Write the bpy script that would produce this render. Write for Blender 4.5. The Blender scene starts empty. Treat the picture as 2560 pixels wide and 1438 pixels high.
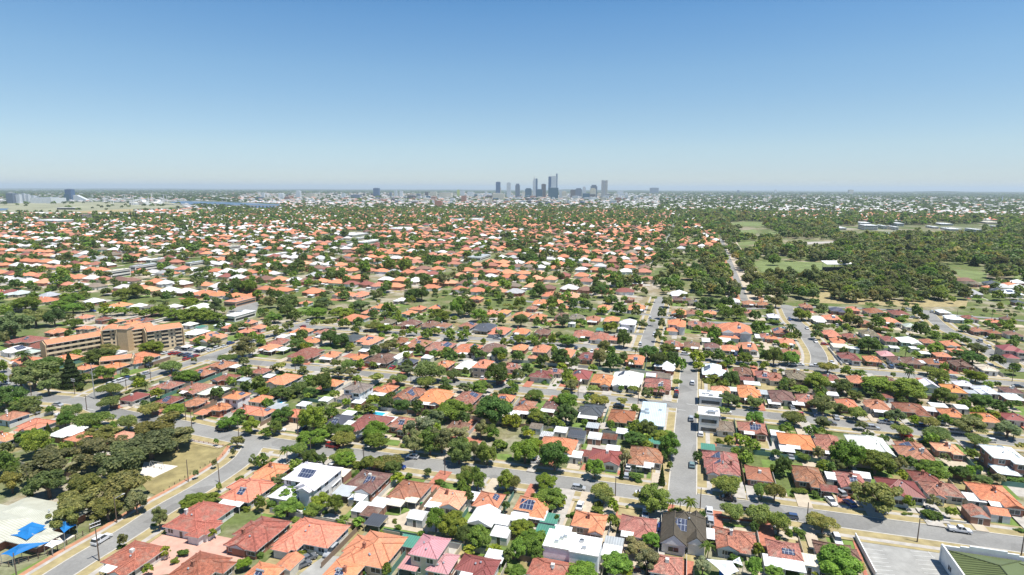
import bpy, math, random
import numpy as np
from mathutils import Vector, Matrix
rnd = random.Random(7)
F, CX, CY, H = 1480.0, 1280.0, 719.0, 95.0
TH, RO = math.atan((719 - 471) / 1480.0), math.radians(0.18)
cR, sR, cT, sT = math.cos(RO), math.sin(RO), math.cos(TH), math.sin(TH)
scene = bpy.context.scene
col = scene.collection

def P(x, y, z=0.0):
    """measured photograph pixel -> place on the level z"""
    u = (x - CX) / F; v = (y - CY) / F
    u, v = u * cR + v * sR, -u * sR + v * cR
    d = (u, cT - v * sT, -(sT + v * cT))
    t = (z - H) / d[2]
    return d[0] * t, d[1] * t

def proj(X, Y, Z=0.0):
    Zr = Z - H
    dep = Y * cT - Zr * sT
    v = (-Y * sT - Zr * cT) / dep; u = X / dep
    u, v = u * cR - v * sR, u * sR + v * cR
    return CX + u * F, CY + v * F, dep

ANG = math.radians(-16.5)
U = (math.cos(ANG), math.sin(ANG)); V = (-math.sin(ANG), math.cos(ANG))
def to_uv(x, y): return x * U[0] + y * U[1], x * V[0] + y * V[1]
def to_xy(u, v): return u * U[0] + v * V[0], u * U[1] + v * V[1]

# ---------------------------------------------------------------- materials
def new_mat(name):
    m = bpy.data.materials.new(name); m.use_nodes = True
    nt = m.node_tree; nt.nodes.clear()
    out = nt.nodes.new('ShaderNodeOutputMaterial')
    b = nt.nodes.new('ShaderNodeBsdfPrincipled')
    nt.links.new(b.outputs[0], out.inputs[0])
    return m, nt, b, out
def N(nt, t, **k):
    n = nt.nodes.new(t)
    for a, v in k.items(): setattr(n, a, v)
    return n
def mix(nt, mode, a, b, fac):
    n = nt.nodes.new('ShaderNodeMix'); n.data_type = 'RGBA'; n.blend_type = mode
    for i, s in ((0, fac), (6, a), (7, b)):
        if hasattr(s, 'links'): nt.links.new(s, n.inputs[i])
        elif isinstance(s, (int, float)): n.inputs[i].default_value = s
        else: n.inputs[i].default_value = (*s[:3], 1)
    return n.outputs[2]
def ramp(nt, src, lo, hi, c0=(0, 0, 0), c1=(1, 1, 1)):
    r = nt.nodes.new('ShaderNodeValToRGB')
    r.color_ramp.elements[0].position = lo; r.color_ramp.elements[1].position = hi
    r.color_ramp.elements[0].color = (*c0, 1); r.color_ramp.elements[1].color = (*c1, 1)
    nt.links.new(src, r.inputs[0]); return r.outputs[0]
def noise(nt, scale, detail=3, vec=None, rough=0.55):
    n = nt.nodes.new('ShaderNodeTexNoise'); n.inputs['Scale'].default_value = scale
    n.inputs['Detail'].default_value = detail; n.inputs['Roughness'].default_value = rough
    if vec is not None: nt.links.new(vec, n.inputs['Vector'])
    return n.outputs[0]
def position(nt): return nt.nodes.new('ShaderNodeNewGeometry').outputs['Position']
def simple(name, c, rough=0.7, metal=0.0, var=0.15, scale=0.6, spec=0.3):
    m, nt, b, o = new_mat(name)
    f = noise(nt, scale, 4, position(nt))
    k = ramp(nt, f, 0.3, 0.7, (1 - var,) * 3, (1 + var * 0.6,) * 3)
    nt.links.new(mix(nt, 'MULTIPLY', c, k, 1.0), b.inputs['Base Color'])
    b.inputs['Roughness'].default_value = rough; b.inputs['Metallic'].default_value = metal
    b.inputs['Specular IOR Level'].default_value = spec
    return m
def coloured(kind):
    """surface whose paint or clay colour is the object's own colour"""
    m, nt, b, o = new_mat(kind)
    oi = N(nt, 'ShaderNodeObjectInfo'); c = oi.outputs['Color']; age = oi.outputs['Alpha']
    pos = position(nt)
    if kind == 'clay_tile':
        uv = N(nt, 'ShaderNodeUVMap').outputs[0]
        br = N(nt, 'ShaderNodeTexBrick'); nt.links.new(uv, br.inputs['Vector'])
        br.inputs['Scale'].default_value = 1.0; br.inputs['Brick Width'].default_value = 0.45
        br.inputs['Row Height'].default_value = 0.42; br.inputs['Mortar Size'].default_value = 0.04
        br.inputs['Color1'].default_value = (1.12, 1.1, 1.08, 1); br.inputs['Color2'].default_value = (0.74, 0.72, 0.72, 1)
        br.inputs['Mortar'].default_value = (0.5, 0.46, 0.46, 1)
        ft = N(nt, 'ShaderNodeMath', operation='MULTIPLY_ADD'); nt.links.new(age, ft.inputs[0]); ft.inputs[1].default_value = .6; ft.inputs[2].default_value = .4
        c1 = mix(nt, 'MULTIPLY', c, br.outputs['Color'], ft.outputs[0])
        n1 = ramp(nt, noise(nt, 1.6, 5, pos, .7), .47, .60)
        m1 = N(nt, 'ShaderNodeMath', operation='MULTIPLY'); nt.links.new(n1, m1.inputs[0]); nt.links.new(age, m1.inputs[1])
        c2 = mix(nt, 'MULTIPLY', c1, (0.46, 0.46, 0.50), m1.outputs[0])
        n2 = ramp(nt, noise(nt, 0.33, 4, pos, .7), .5, .72)
        m2 = N(nt, 'ShaderNodeMath', operation='MULTIPLY'); nt.links.new(n2, m2.inputs[0]); nt.links.new(age, m2.inputs[1])
        c3 = mix(nt, 'MIX', c2, (0.26, 0.22, 0.17), m2.outputs[0])
        n3 = ramp(nt, noise(nt, 0.9, 3, pos, .6), .35, .7, (.86,) * 3, (1.1,) * 3)
        c4 = mix(nt, 'MULTIPLY', c3, n3, 1.0)
        nt.links.new(c4, b.inputs['Base Color']); b.inputs['Roughness'].default_value = .75
        b.inputs['Specular IOR Level'].default_value = .25
        bp = N(nt, 'ShaderNodeBump'); bp.inputs['Strength'].default_value = .5; bp.inputs['Distance'].default_value = .05
        nt.links.new(br.outputs['Fac'], bp.inputs['Height']); bp.invert = True
        nt.links.new(bp.outputs[0], b.inputs['Normal'])
    elif kind == 'roof_metal':
        uv = N(nt, 'ShaderNodeUVMap').outputs[0]
        w = N(nt, 'ShaderNodeTexWave'); nt.links.new(uv, w.inputs['Vector']); w.inputs['Scale'].default_value = .45
        k = ramp(nt, w.outputs['Color'], .1, .9, (.80,) * 3, (1.04,) * 3)
        n1 = ramp(nt, noise(nt, .25, 5, pos, .65), .35, .7, (1.04,) * 3, (.84, .83, .8))
        c1 = mix(nt, 'MULTIPLY', mix(nt, 'MULTIPLY', c, k, 1.0), n1, 1.0)
        nt.links.new(c1, b.inputs['Base Color']); b.inputs['Roughness'].default_value = .45
        b.inputs['Specular IOR Level'].default_value = .35
    else:
        n1 = ramp(nt, noise(nt, .8, 5, pos, .65), .3, .75, (.82,) * 3, (1.08,) * 3)
        n2 = ramp(nt, noise(nt, 7, 2, pos, .6), .3, .75, (.9,) * 3, (1.06,) * 3)
        c1 = mix(nt, 'MULTIPLY', mix(nt, 'MULTIPLY', c, n1, 1.0), n2, 1.0)
        nt.links.new(c1, b.inputs['Base Color'])
        b.inputs['Roughness'].default_value = .8 if kind == 'wall_paint' else .3
        if kind == 'car_paint':
            b.inputs['Coat Weight'].default_value = .6; b.inputs['Metallic'].default_value = .1
    return m
def foliage(name, attr):
    m, nt, b, o = new_mat(name)
    if attr:
        c = N(nt, 'ShaderNodeAttribute', attribute_name='col').outputs['Color']
    else:
        c = N(nt, 'ShaderNodeObjectInfo').outputs['Color']
    g = N(nt, 'ShaderNodeNewGeometry')
    k = ramp(nt, g.outputs['Random Per Island'], 0, 1, (.5, .55, .5), (1.45, 1.38, 1.2))
    n1 = ramp(nt, noise(nt, .45, 3, g.outputs['Position']), .35, .68, (.72, .78, .7), (1.25, 1.16, 1.0))
    c1 = mix(nt, 'MULTIPLY', mix(nt, 'MULTIPLY', c, k, 1.0), n1, 1.0)
    nt.links.new(c1, b.inputs['Base Color']); b.inputs['Roughness'].default_value = .6
    b.inputs['Specular IOR Level'].default_value = .25
    t = N(nt, 'ShaderNodeBsdfTranslucent')
    nt.links.new(mix(nt, 'MULTIPLY', c1, (1.3, 1.5, .6), 1.0), t.inputs[0])
    ms = N(nt, 'ShaderNodeMixShader'); ms.inputs[0].default_value = .40
    nt.links.new(b.outputs[0], ms.inputs[1]); nt.links.new(t.outputs[0], ms.inputs[2])
    nt.links.new(ms.outputs[0], o.inputs[0])
    return m
M = {}
for k in ('clay_tile', 'roof_metal', 'wall_paint', 'car_paint'): M[k] = coloured(k)
M['leaf'] = foliage('leaf', False); M['leaf_far'] = foliage('leaf_far', True)
M['bark'] = simple('bark', (.17, .13, .10), .9, var=.4, scale=2)
M['fascia'] = simple('fascia', (.62, .60, .55), .6, var=.1)
M['glass'] = simple('glass', (.035, .045, .055), .12, var=.3, spec=.6)
M['frame_white'] = simple('frame_white', (.72, .72, .70), .5, var=.05)
M['asphalt'] = simple('asphalt', (.255, .25, .23), .85, var=.16, scale=.25)
def asphalt():
    m, nt, b, o = new_mat('asphalt'); pos = position(nt)
    k = ramp(nt, noise(nt, .07, 5, pos, .65), .3, .7, (.82,) * 3, (1.12,) * 3); k2 = ramp(nt, noise(nt, 1.4, 4, pos, .7), .3, .7, (.88,) * 3, (1.08,) * 3)
    vo = N(nt, 'ShaderNodeTexVoronoi'); vo.inputs['Scale'].default_value = .09; nt.links.new(pos, vo.inputs['Vector'])
    se = N(nt, 'ShaderNodeSeparateColor'); nt.links.new(vo.outputs['Color'], se.inputs[0])
    c = mix(nt, 'MULTIPLY', mix(nt, 'MULTIPLY', (.245, .24, .222), k, 1.0), k2, 1.0)
    c = mix(nt, 'MULTIPLY', c, ramp(nt, se.outputs[0], .2, .24, (.82,) * 3, (1,) * 3), 1.0)
    nt.links.new(c, b.inputs['Base Color']); b.inputs['Roughness'].default_value = .85; b.inputs['Specular IOR Level'].default_value = .25; return m
M['asphalt'] = asphalt()
M['concrete'] = simple('concrete', (.40, .37, .325), .85, var=.2, scale=.5)
M['kerb'] = simple('kerb', (.46, .43, .37), .85, var=.15, scale=.7)
M['brick_red'] = simple('brick_red', (.40, .155, .10), .85, var=.3, scale=1.2)
M['sand'] = simple('sand', (.45, .38, .285), .9, var=.15, scale=.5)
M['white_sand'] = simple('white_sand', (.62, .57, .50), .9, var=.1, scale=.5)
M['green_grass'] = simple('green_grass', (.135, .20, .045), .95, var=.35, scale=.35)
M['dry_grass'] = simple('dry_grass', (.33, .27, .135), .95, var=.3, scale=.3)
M['olive_grass'] = simple('olive_grass', (.27, .225, .10), .95, var=.35, scale=.22)
M['red_dirt'] = simple('red_dirt', (.42, .21, .12), .95, var=.25, scale=.5)
M['wood_pole'] = simple('wood_pole', (.15, .11, .08), .9, var=.3, scale=2)
M['steel'] = simple('steel', (.5, .52, .52), .4, .6, var=.1)
M['white_paint'] = simple('white_paint', (.75, .75, .73), .6, var=.1)
M['tyre'] = simple('tyre', (.02, .02, .02), .8, var=.1)
M['dark'] = simple('dark', (.03, .03, .03), .8, var=.2)
M['water_blue'] = simple('water_blue', (.05, .42, .62), .08, var=.1, spec=.5)
M['brick_wall'] = simple('brick_wall', (.34, .15, .10), .85, var=.3, scale=1.5)
M['skin'] = simple('skin', (.5, .3, .2), .6)
def solar_mat():
    m, nt, b, o = new_mat('solar_cells')
    uv = N(nt, 'ShaderNodeUVMap').outputs[0]
    br = N(nt, 'ShaderNodeTexBrick', offset=0.0); nt.links.new(uv, br.inputs['Vector'])
    br.inputs['Scale'].default_value = 1; br.inputs['Brick Width'].default_value = 1.0; br.inputs['Row Height'].default_value = 1.65
    br.inputs['Mortar Size'].default_value = .055; br.inputs['Mortar Smooth'].default_value = 0
    br.inputs['Color1'].default_value = (.03, .042, .085, 1); br.inputs['Color2'].default_value = (.036, .048, .095, 1)
    br.inputs['Mortar'].default_value = (.35, .37, .4, 1)
    nt.links.new(br.outputs['Color'], b.inputs['Base Color']); b.inputs['Roughness'].default_value = .25
    return m
M['solar'] = solar_mat()

# ---------------------------------------------------------------- meshes
class MB:
    def __init__(s): s.v = []; s.f = []; s.m = []; s.uv = []
    def face(s, pts, mat=0, uv=None):
        i = len(s.v); s.v += [tuple(p) for p in pts]; s.f.append(tuple(range(i, i + len(pts)))); s.m.append(mat)
        s.uv += list(uv) if uv else [(p[0] + p[1] * .3, p[2]) for p in pts]
    def box(s, x0, x1, y0, y1, z0, z1, mat=0, top=True, bottom=True, topmat=None):
        a = [(x0, y0, z0), (x1, y0, z0), (x1, y1, z0), (x0, y1, z0), (x0, y0, z1), (x1, y0, z1), (x1, y1, z1), (x0, y1, z1)]
        for q in ((0, 1, 5, 4), (1, 2, 6, 5), (2, 3, 7, 6), (3, 0, 4, 7)): s.face([a[k] for k in q], mat)
        if top: s.face([a[k] for k in (4, 5, 6, 7)], mat if topmat is None else topmat, [(a[k][0], a[k][1]) for k in (4, 5, 6, 7)])
        if bottom: s.face([a[k] for k in (3, 2, 1, 0)], mat)
    def tube(s, p0, p1, r0, r1, n=8, mat=0, cap=True):
        p0, p1 = Vector(p0), Vector(p1); d = (p1 - p0).normalized()
        a = d.orthogonal().normalized(); b = d.cross(a)
        r = [[c + (a * math.cos(k * 2 * math.pi / n) + b * math.sin(k * 2 * math.pi / n)) * q for k in range(n)] for c, q in ((p0, r0), (p1, r1))]
        for k in range(n): s.face([r[0][k], r[0][(k + 1) % n], r[1][(k + 1) % n], r[1][k]], mat)
        if cap: s.face(r[1], mat); s.face(r[0][::-1], mat)
    def data(s, name, mats):
        me = bpy.data.meshes.new(name); me.from_pydata(s.v, [], s.f)
        for m in mats: me.materials.append(M[m] if isinstance(m, str) else m)
        me.polygons.foreach_set('material_index', s.m)
        uvl = me.uv_layers.new(name='UVMap'); uvl.data.foreach_set('uv', [c for q in s.uv for c in q])
        me.update(); return me
    def build(s, name, mats, parent=None, color=None, loc=None, rot=0):
        return put(name, s.data(name, mats), parent, color, loc, rot)
def put(name, me, parent=None, color=None, loc=None, rot=0, scale=None):
    o = bpy.data.objects.new(name, me); col.objects.link(o); o.parent = parent
    if color: o.color = color if len(color) == 4 else (*color, 1)
    if loc: o.location = loc
    if rot: o.rotation_euler[2] = rot
    if scale: o.scale = scale
    return o
THINGS = []
def thing(name, cat, x, y, look, rot=0, group=None, label=None, z=0, obj=None):
    o = obj or bpy.data.objects.new(name, None)
    if obj is None: col.objects.link(o)
    o.location = (x, y, z); o.rotation_euler[2] = rot; o['category'] = cat
    if group: o['group'] = group
    if label: o['label'] = label
    else: THINGS.append((o, look, x, y))
    return o
def structure(name, mb, mats):
    o = mb.build(name, mats); o['kind'] = 'structure'; return o
def sheet(mb, pts, z, mat=0): mb.face([(p[0], p[1], z) for p in pts], mat)
def in_poly(x, y, poly):
    c = False; j = len(poly) - 1
    for i in range(len(poly)):
        xi, yi = poly[i]; xj, yj = poly[j]
        if (yi > y) != (yj > y) and x < (xj - xi) * (y - yi) / (yj - yi) + xi: c = not c
        j = i
    return c
# ---------------------------------------------------------------- what was measured in the photograph: eight areas, quarter pixels
CROP = {'P': (0, 1080), 'Q': (640, 1080), 'R': (1280, 1080), 'S': (1920, 1080), 'A': (0, 740), 'B': (640, 740), 'C': (1280, 740), 'D': (1920, 740),
        'T': (0, 430), 'X': (640, 430), 'Y': (1280, 430), 'Z': (1920, 430)}
HOUSES = {
'P': "2040 830 760 310 R;2570 985 640 420 R;1300 1240 690 370 R;2030 1345 740 290 R;2460 555 600 240 o;70 40 280 130 o;1190 90 230 130 o",
'Q': "150 375 400 200 o;540 420 620 260 w2s;1110 480 470 260 bs;1540 565 420 210 B;1935 650 410 200 l;2330 665 310 170 os;560 1010 740 320 o;1165 1140 690 360 o;60 1400 330 180 o;860 1385 350 150 o;1740 1125 490 220 p2;1870 1290 270 180 p;2210 1330 480 240 m",
'R': "455 120 390 160 o;935 235 330 160 m;1340 235 320 210 t;2095 290 340 280 ts;2465 400 260 160 B;200 730 370 210 os;770 890 360 240 o;1260 930 370 230 t;1720 985 410 350 xZs;2240 1060 410 250 t;480 1060 280 170 w2f;740 1120 280 260 w2f;420 1350 600 170 R;1540 1310 130 170 t",
'S': "280 80 370 180 O;600 95 320 210 t;1010 115 470 220 w;1440 175 440 230 ts;1790 155 340 120 l;2370 215 480 260 w2;400 430 330 280 t;830 470 330 220 t;1330 560 500 260 m;1560 440 260 190 r;1740 570 480 240 t;2260 620 560 340 o;160 1160 350 200 ts;700 1210 500 300 b",
'A': "280 425 420 90 r;450 470 400 70 r;150 525 320 80 ws;310 545 180 60 g;240 630 330 110 o;660 610 330 80 o;860 310 220 90 o2;580 340 250 80 o;1000 330 240 70 o;1170 240 170 90 o;1330 260 170 70 o;1450 230 190 70 r;1420 610 420 140 o;1170 680 320 120 o;860 700 210 100 o;2110 400 390 90 os;2220 680 290 100 t;1810 770 150 80 t;2010 765 270 130 t;2260 810 270 110 r;1670 890 320 140 t;1950 915 370 130 t;2140 940 290 110 w;1350 1000 280 150 m;1690 1030 300 120 rs;1950 1050 300 120 t;2370 990 290 110 o2s;2220 1100 320 120 o;2460 1130 230 110 o;130 1190 300 110 t;340 1280 430 150 o;60 1405 240 110 l;700 1340 380 150 w;820 1395 250 120 o;1250 1385 200 60 l;110 110 170 60 w;930 40 240 90 w;1200 80 250 80 o;1390 85 170 60 w;1500 95 170 50 n;1740 95 170 80 w;2010 95 280 110 w;1900 270 150 60 w;1960 350 260 70 w;2220 275 140 50 w;2300 300 110 60 o;2460 340 190 90 o;430 30 380 50 o;860 200 200 60 o;1040 220 170 50 r;2500 250 120 60 o",
'B': "40 300 150 80 o;460 340 240 80 o;690 350 180 70 t;240 445 230 80 t;130 500 260 100 o;580 440 110 50 o;530 555 390 120 r;760 575 230 90 o;1020 600 200 70 o;950 405 260 80 k;1130 430 280 120 os;1270 610 330 120 bG;1520 650 190 80 k;1450 435 190 90 B;1630 465 260 120 t;1850 490 300 120 ts;2120 510 280 120 os;2370 510 250 110 b;1890 670 190 100 o;2110 680 220 150 w;2270 675 190 160 o2;980 205 310 90 o;1140 150 180 60 o;1250 95 190 70 o;1310 250 190 90 n;1540 260 230 80 b;1740 265 180 80 b;1870 285 180 90 t;2110 285 190 90 ts;2290 295 230 110 k;2440 335 220 110 o;1530 160 170 60 o;1620 110 180 50 o;1790 110 160 80 os;2350 155 160 90 o;2480 150 140 100 o;490 55 150 60 o;270 820 350 140 o;50 740 180 80 t;770 860 130 120 o;1010 910 330 110 nN2;1290 915 280 90 o;1540 970 320 180 ts;1810 990 370 160 o;2110 1010 280 150 ts;2490 1010 120 80 os;60 1020 160 80 o;60 1150 180 140 os;400 1160 150 80 o;830 1230 270 130 k;1150 1260 440 180 r;1460 1270 310 200 t;2020 1290 180 80 b;2540 690 120 90 t;1450 30 150 60 w;2200 15 150 40 o",
'C': "290 50 170 80 o;460 50 120 90 o;100 180 190 80 o;260 200 170 110 o;500 185 140 60 b;650 200 160 80 n;810 215 150 80 t;1000 225 150 80 o;1160 250 160 70 w2;520 100 90 70 o;920 105 140 70 o;1250 105 160 80 o;90 345 180 70 o;300 355 170 90 b;710 370 200 110 t;890 395 220 110 t;1040 415 90 80 o;80 505 170 80 o;290 520 200 100 o2;520 560 220 110 o;740 590 170 100 r;1230 630 180 130 o;20 700 100 110 t;1670 150 140 70 o;1810 155 140 50 t;1980 160 120 60 o;1650 260 160 90 o2;1830 270 120 90 t;1980 290 140 90 t;2230 310 310 110 o2;2370 150 110 60 t;1620 470 170 80 t;1800 480 140 80 b;2000 490 140 60 b;2180 510 160 70 o;2360 500 180 120 o;1530 670 200 150 w;2020 730 230 150 ws;2310 750 170 110 b;2510 780 120 110 t;300 775 250 90 r;430 745 110 60 t;690 790 210 160 mGs;900 830 230 150 oG;1160 820 300 180 ws;1460 870 250 130 t;2090 930 180 60 l;2370 950 230 170 o;150 1090 260 120 ts;410 1085 140 70 b;790 1130 260 130 k;1100 1190 260 150 B;2130 1290 190 120 n;1980 1255 140 80 n;2400 1310 280 130 ts;2550 390 130 80 t;1700 20 170 40 b;1830 50 120 40 n;2230 40 90 110 w;2370 60 130 50 t;2510 70 120 50 t;1180 20 100 40 t;200 110 90 60 t",
'D': "380 90 140 60 t;690 130 160 80 k;840 120 150 70 o;1060 140 220 60 B;1310 160 220 80 r;640 210 190 110 o;490 215 170 100 w;50 190 110 120 w;1750 145 150 60 w;1850 205 230 70 w;2010 205 190 70 r;2260 240 180 60 o;2400 220 180 60 b;970 260 110 60 t;1220 240 210 110 o;1420 290 130 80 g;130 340 180 70 ts;190 445 170 90 o;230 550 190 60 t;620 360 180 100 o;700 440 170 70 o;820 390 170 90 r;1010 360 200 120 n;1220 420 200 100 r;1410 440 260 110 w;1600 445 160 70 t;2090 330 200 80 t;2250 350 170 60 B;2450 370 210 90 b;1830 470 220 90 o;1890 540 180 60 o;2430 520 300 110 m2;810 600 230 110 r;1040 620 190 80 o;1180 570 150 80 p;1290 630 200 100 b;1440 640 200 120 b;1650 650 200 100 B;1930 670 250 120 b;2190 710 250 100 c;1740 580 90 50 o;70 800 170 120 t;280 780 220 110 n;620 810 140 90 r;890 830 200 110 o;1180 830 200 80 b;1600 880 170 150 wG;1850 920 250 120 O;1950 870 140 60 w;2180 940 320 140 wG;2430 935 170 70 b;2440 1000 220 90 w;140 1000 270 150 b;380 1020 190 90 t;790 1070 220 100 o;1080 1080 280 120 t;1430 1120 380 150 B;1830 1165 270 90 o;2180 1210 290 120 o;2450 1200 210 120 m;30 410 70 60 o",
'Z': "2080 1110 150 50 n;2240 1100 190 50 k;2430 1115 180 50 o;2200 1142 120 40 o;2290 1172 190 60 k;2420 1195 250 80 ws;2500 1290 140 90 k",
}
# buildings with flat or low metal roofs and more than one storey
BUILDINGS = {
'A': "2400 175 320 70 w1;2400 35 320 60 o1;1150 570 130 50 w1",
'C': "1410 1180 300 260 q1;1985 985 240 80 w1;1970 1160 130 100 w2",
'X': "960 620 330 70 w1;1090 650 200 45 w1;700 650 150 40 w1;410 700 140 45 w1;90 750 180 40 w1;200 820 260 40 w1;1130 690 260 55 w1;870 705 180 35 k1;1450 560 260 45 w1;2200 470 170 45 w1;1700 560 120 50 o1;2010 470 200 30 g1;2230 840 240 40 g1;1810 460 80 30 c2",
'T': "1180 980 240 80 c2;1440 930 260 60 g2;1560 870 200 60 w1;1960 900 200 70 g1;2330 740 150 50 c2;560 480 460 50 w2;860 430 110 20 n4;2080 370 150 20 c3;1300 240 0 0 w1;1740 320 180 20 c1",
'Z': "1000 530 200 45 w3;1140 535 110 40 w2;1250 545 120 30 w2;1750 515 200 35 w1;1640 545 140 30 w1;1830 565 220 30 w1;2050 570 170 35 w2;2215 500 240 40 c1;2250 540 140 30 g2;1290 510 140 30 w2;720 555 130 30 w1;950 505 150 30 w1;1190 610 80 20 w1;1600 627 90 24 w1",
}
SHEDS = {
'Q': "890 585 280 120 gP;1070 745 230 170 w;1240 700 170 110 w;1410 695 130 70 cP;1560 655 140 80 cP;1620 825 200 130 wG;1790 715 150 90 wP;1200 875 250 140 kP;1150 795 110 80 b;850 400 120 70 c;740 490 180 90 wP;520 570 230 90 wP;2460 870 180 90 w;2450 990 190 130 w;1520 1090 100 110 e;2280 850 350 210 wGP;330 1290 320 190 oG;1550 1310 230 110 pP;2390 1240 190 80 wP;2190 640 90 90 w;1030 635 90 50 w",
'R': "635 225 140 80 w;650 25 210 60 k;745 210 90 110 r;1320 320 190 40 wP;80 850 170 90 wG;260 830 160 110 wP;500 990 120 70 w;1020 1100 140 110 g;1000 1190 110 60 w;1970 1010 75 110 wP;1010 165 190 40 wP;980 40 170 60 t;830 35 75 60 w;350 20 95 50 w;1435 90 65 50 e;1960 150 80 40 e;380 860 90 90 e;330 980 110 60 e;720 1195 0 0 k",
'S': "190 170 130 60 wP;660 445 110 110 w;930 420 160 90 wG;600 560 150 150 rGP;2080 800 300 150 tG;2290 785 180 130 oG;60 1290 140 110 w;260 1330 230 110 wP;400 1280 90 160 c;100 15 180 50 w;2060 650 120 100 w",
'A': "2350 700 110 50 wP;2030 1160 190 70 oP;1760 1000 0 0 w;2010 305 140 60 e;1870 500 130 30 wP;2000 520 100 40 wP;2440 830 110 50 g;1640 1080 0 0 w",
'B': "270 530 160 45 wP;150 540 150 40 wP;1410 610 150 80 wG;1500 570 140 60 w;130 795 130 45 w;1240 970 200 50 wP;200 1110 250 110 g;700 1030 110 30 w;1030 1050 130 40 w;930 1170 100 40 wP;1720 610 150 40 w;1080 540 100 50 w;2360 590 90 60 c;480 1075 120 50 w;910 1275 90 40 w;920 435 140 40 w;270 405 160 40 w;640 400 90 40 w;1340 1230 110 60 wP;1535 475 110 30 wP",
'C': "360 1135 170 50 wP;760 1200 230 60 wP;650 1370 210 60 k;490 1340 90 60 w;810 1290 95 80 g;350 1380 95 50 w;830 1400 70 60 w;980 1400 170 50 t;1110 1350 150 50 w;240 1300 120 40 n;30 1165 70 40 wP;1520 800 140 60 n;1390 790 60 50 w;2130 440 120 60 w;1940 440 80 50 w;2480 400 110 60 w;1640 330 150 40 wP;1170 305 150 40 wP;880 330 75 50 e;2350 830 160 40 r;2400 870 190 40 wP;2220 930 80 80 w;2510 960 100 150 g;1990 1390 0 0 w;600 270 60 60 w;1440 600 60 40 w",
'D': "720 500 210 50 c;1565 570 120 30 wP;1560 660 90 60 w;620 855 110 30 wP;640 980 110 50 w;420 945 80 40 n;1700 1090 240 40 wP;1620 1130 90 60 w;1930 1110 100 60 w;60 1060 140 40 wP;300 1070 80 60 wP;1260 510 110 25 w;1460 520 80 40 w;2020 960 60 40 g;1990 240 0 0 w;860 520 70 30 w;560 500 0 0 w;1180 1000 90 30 r",
}
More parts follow.
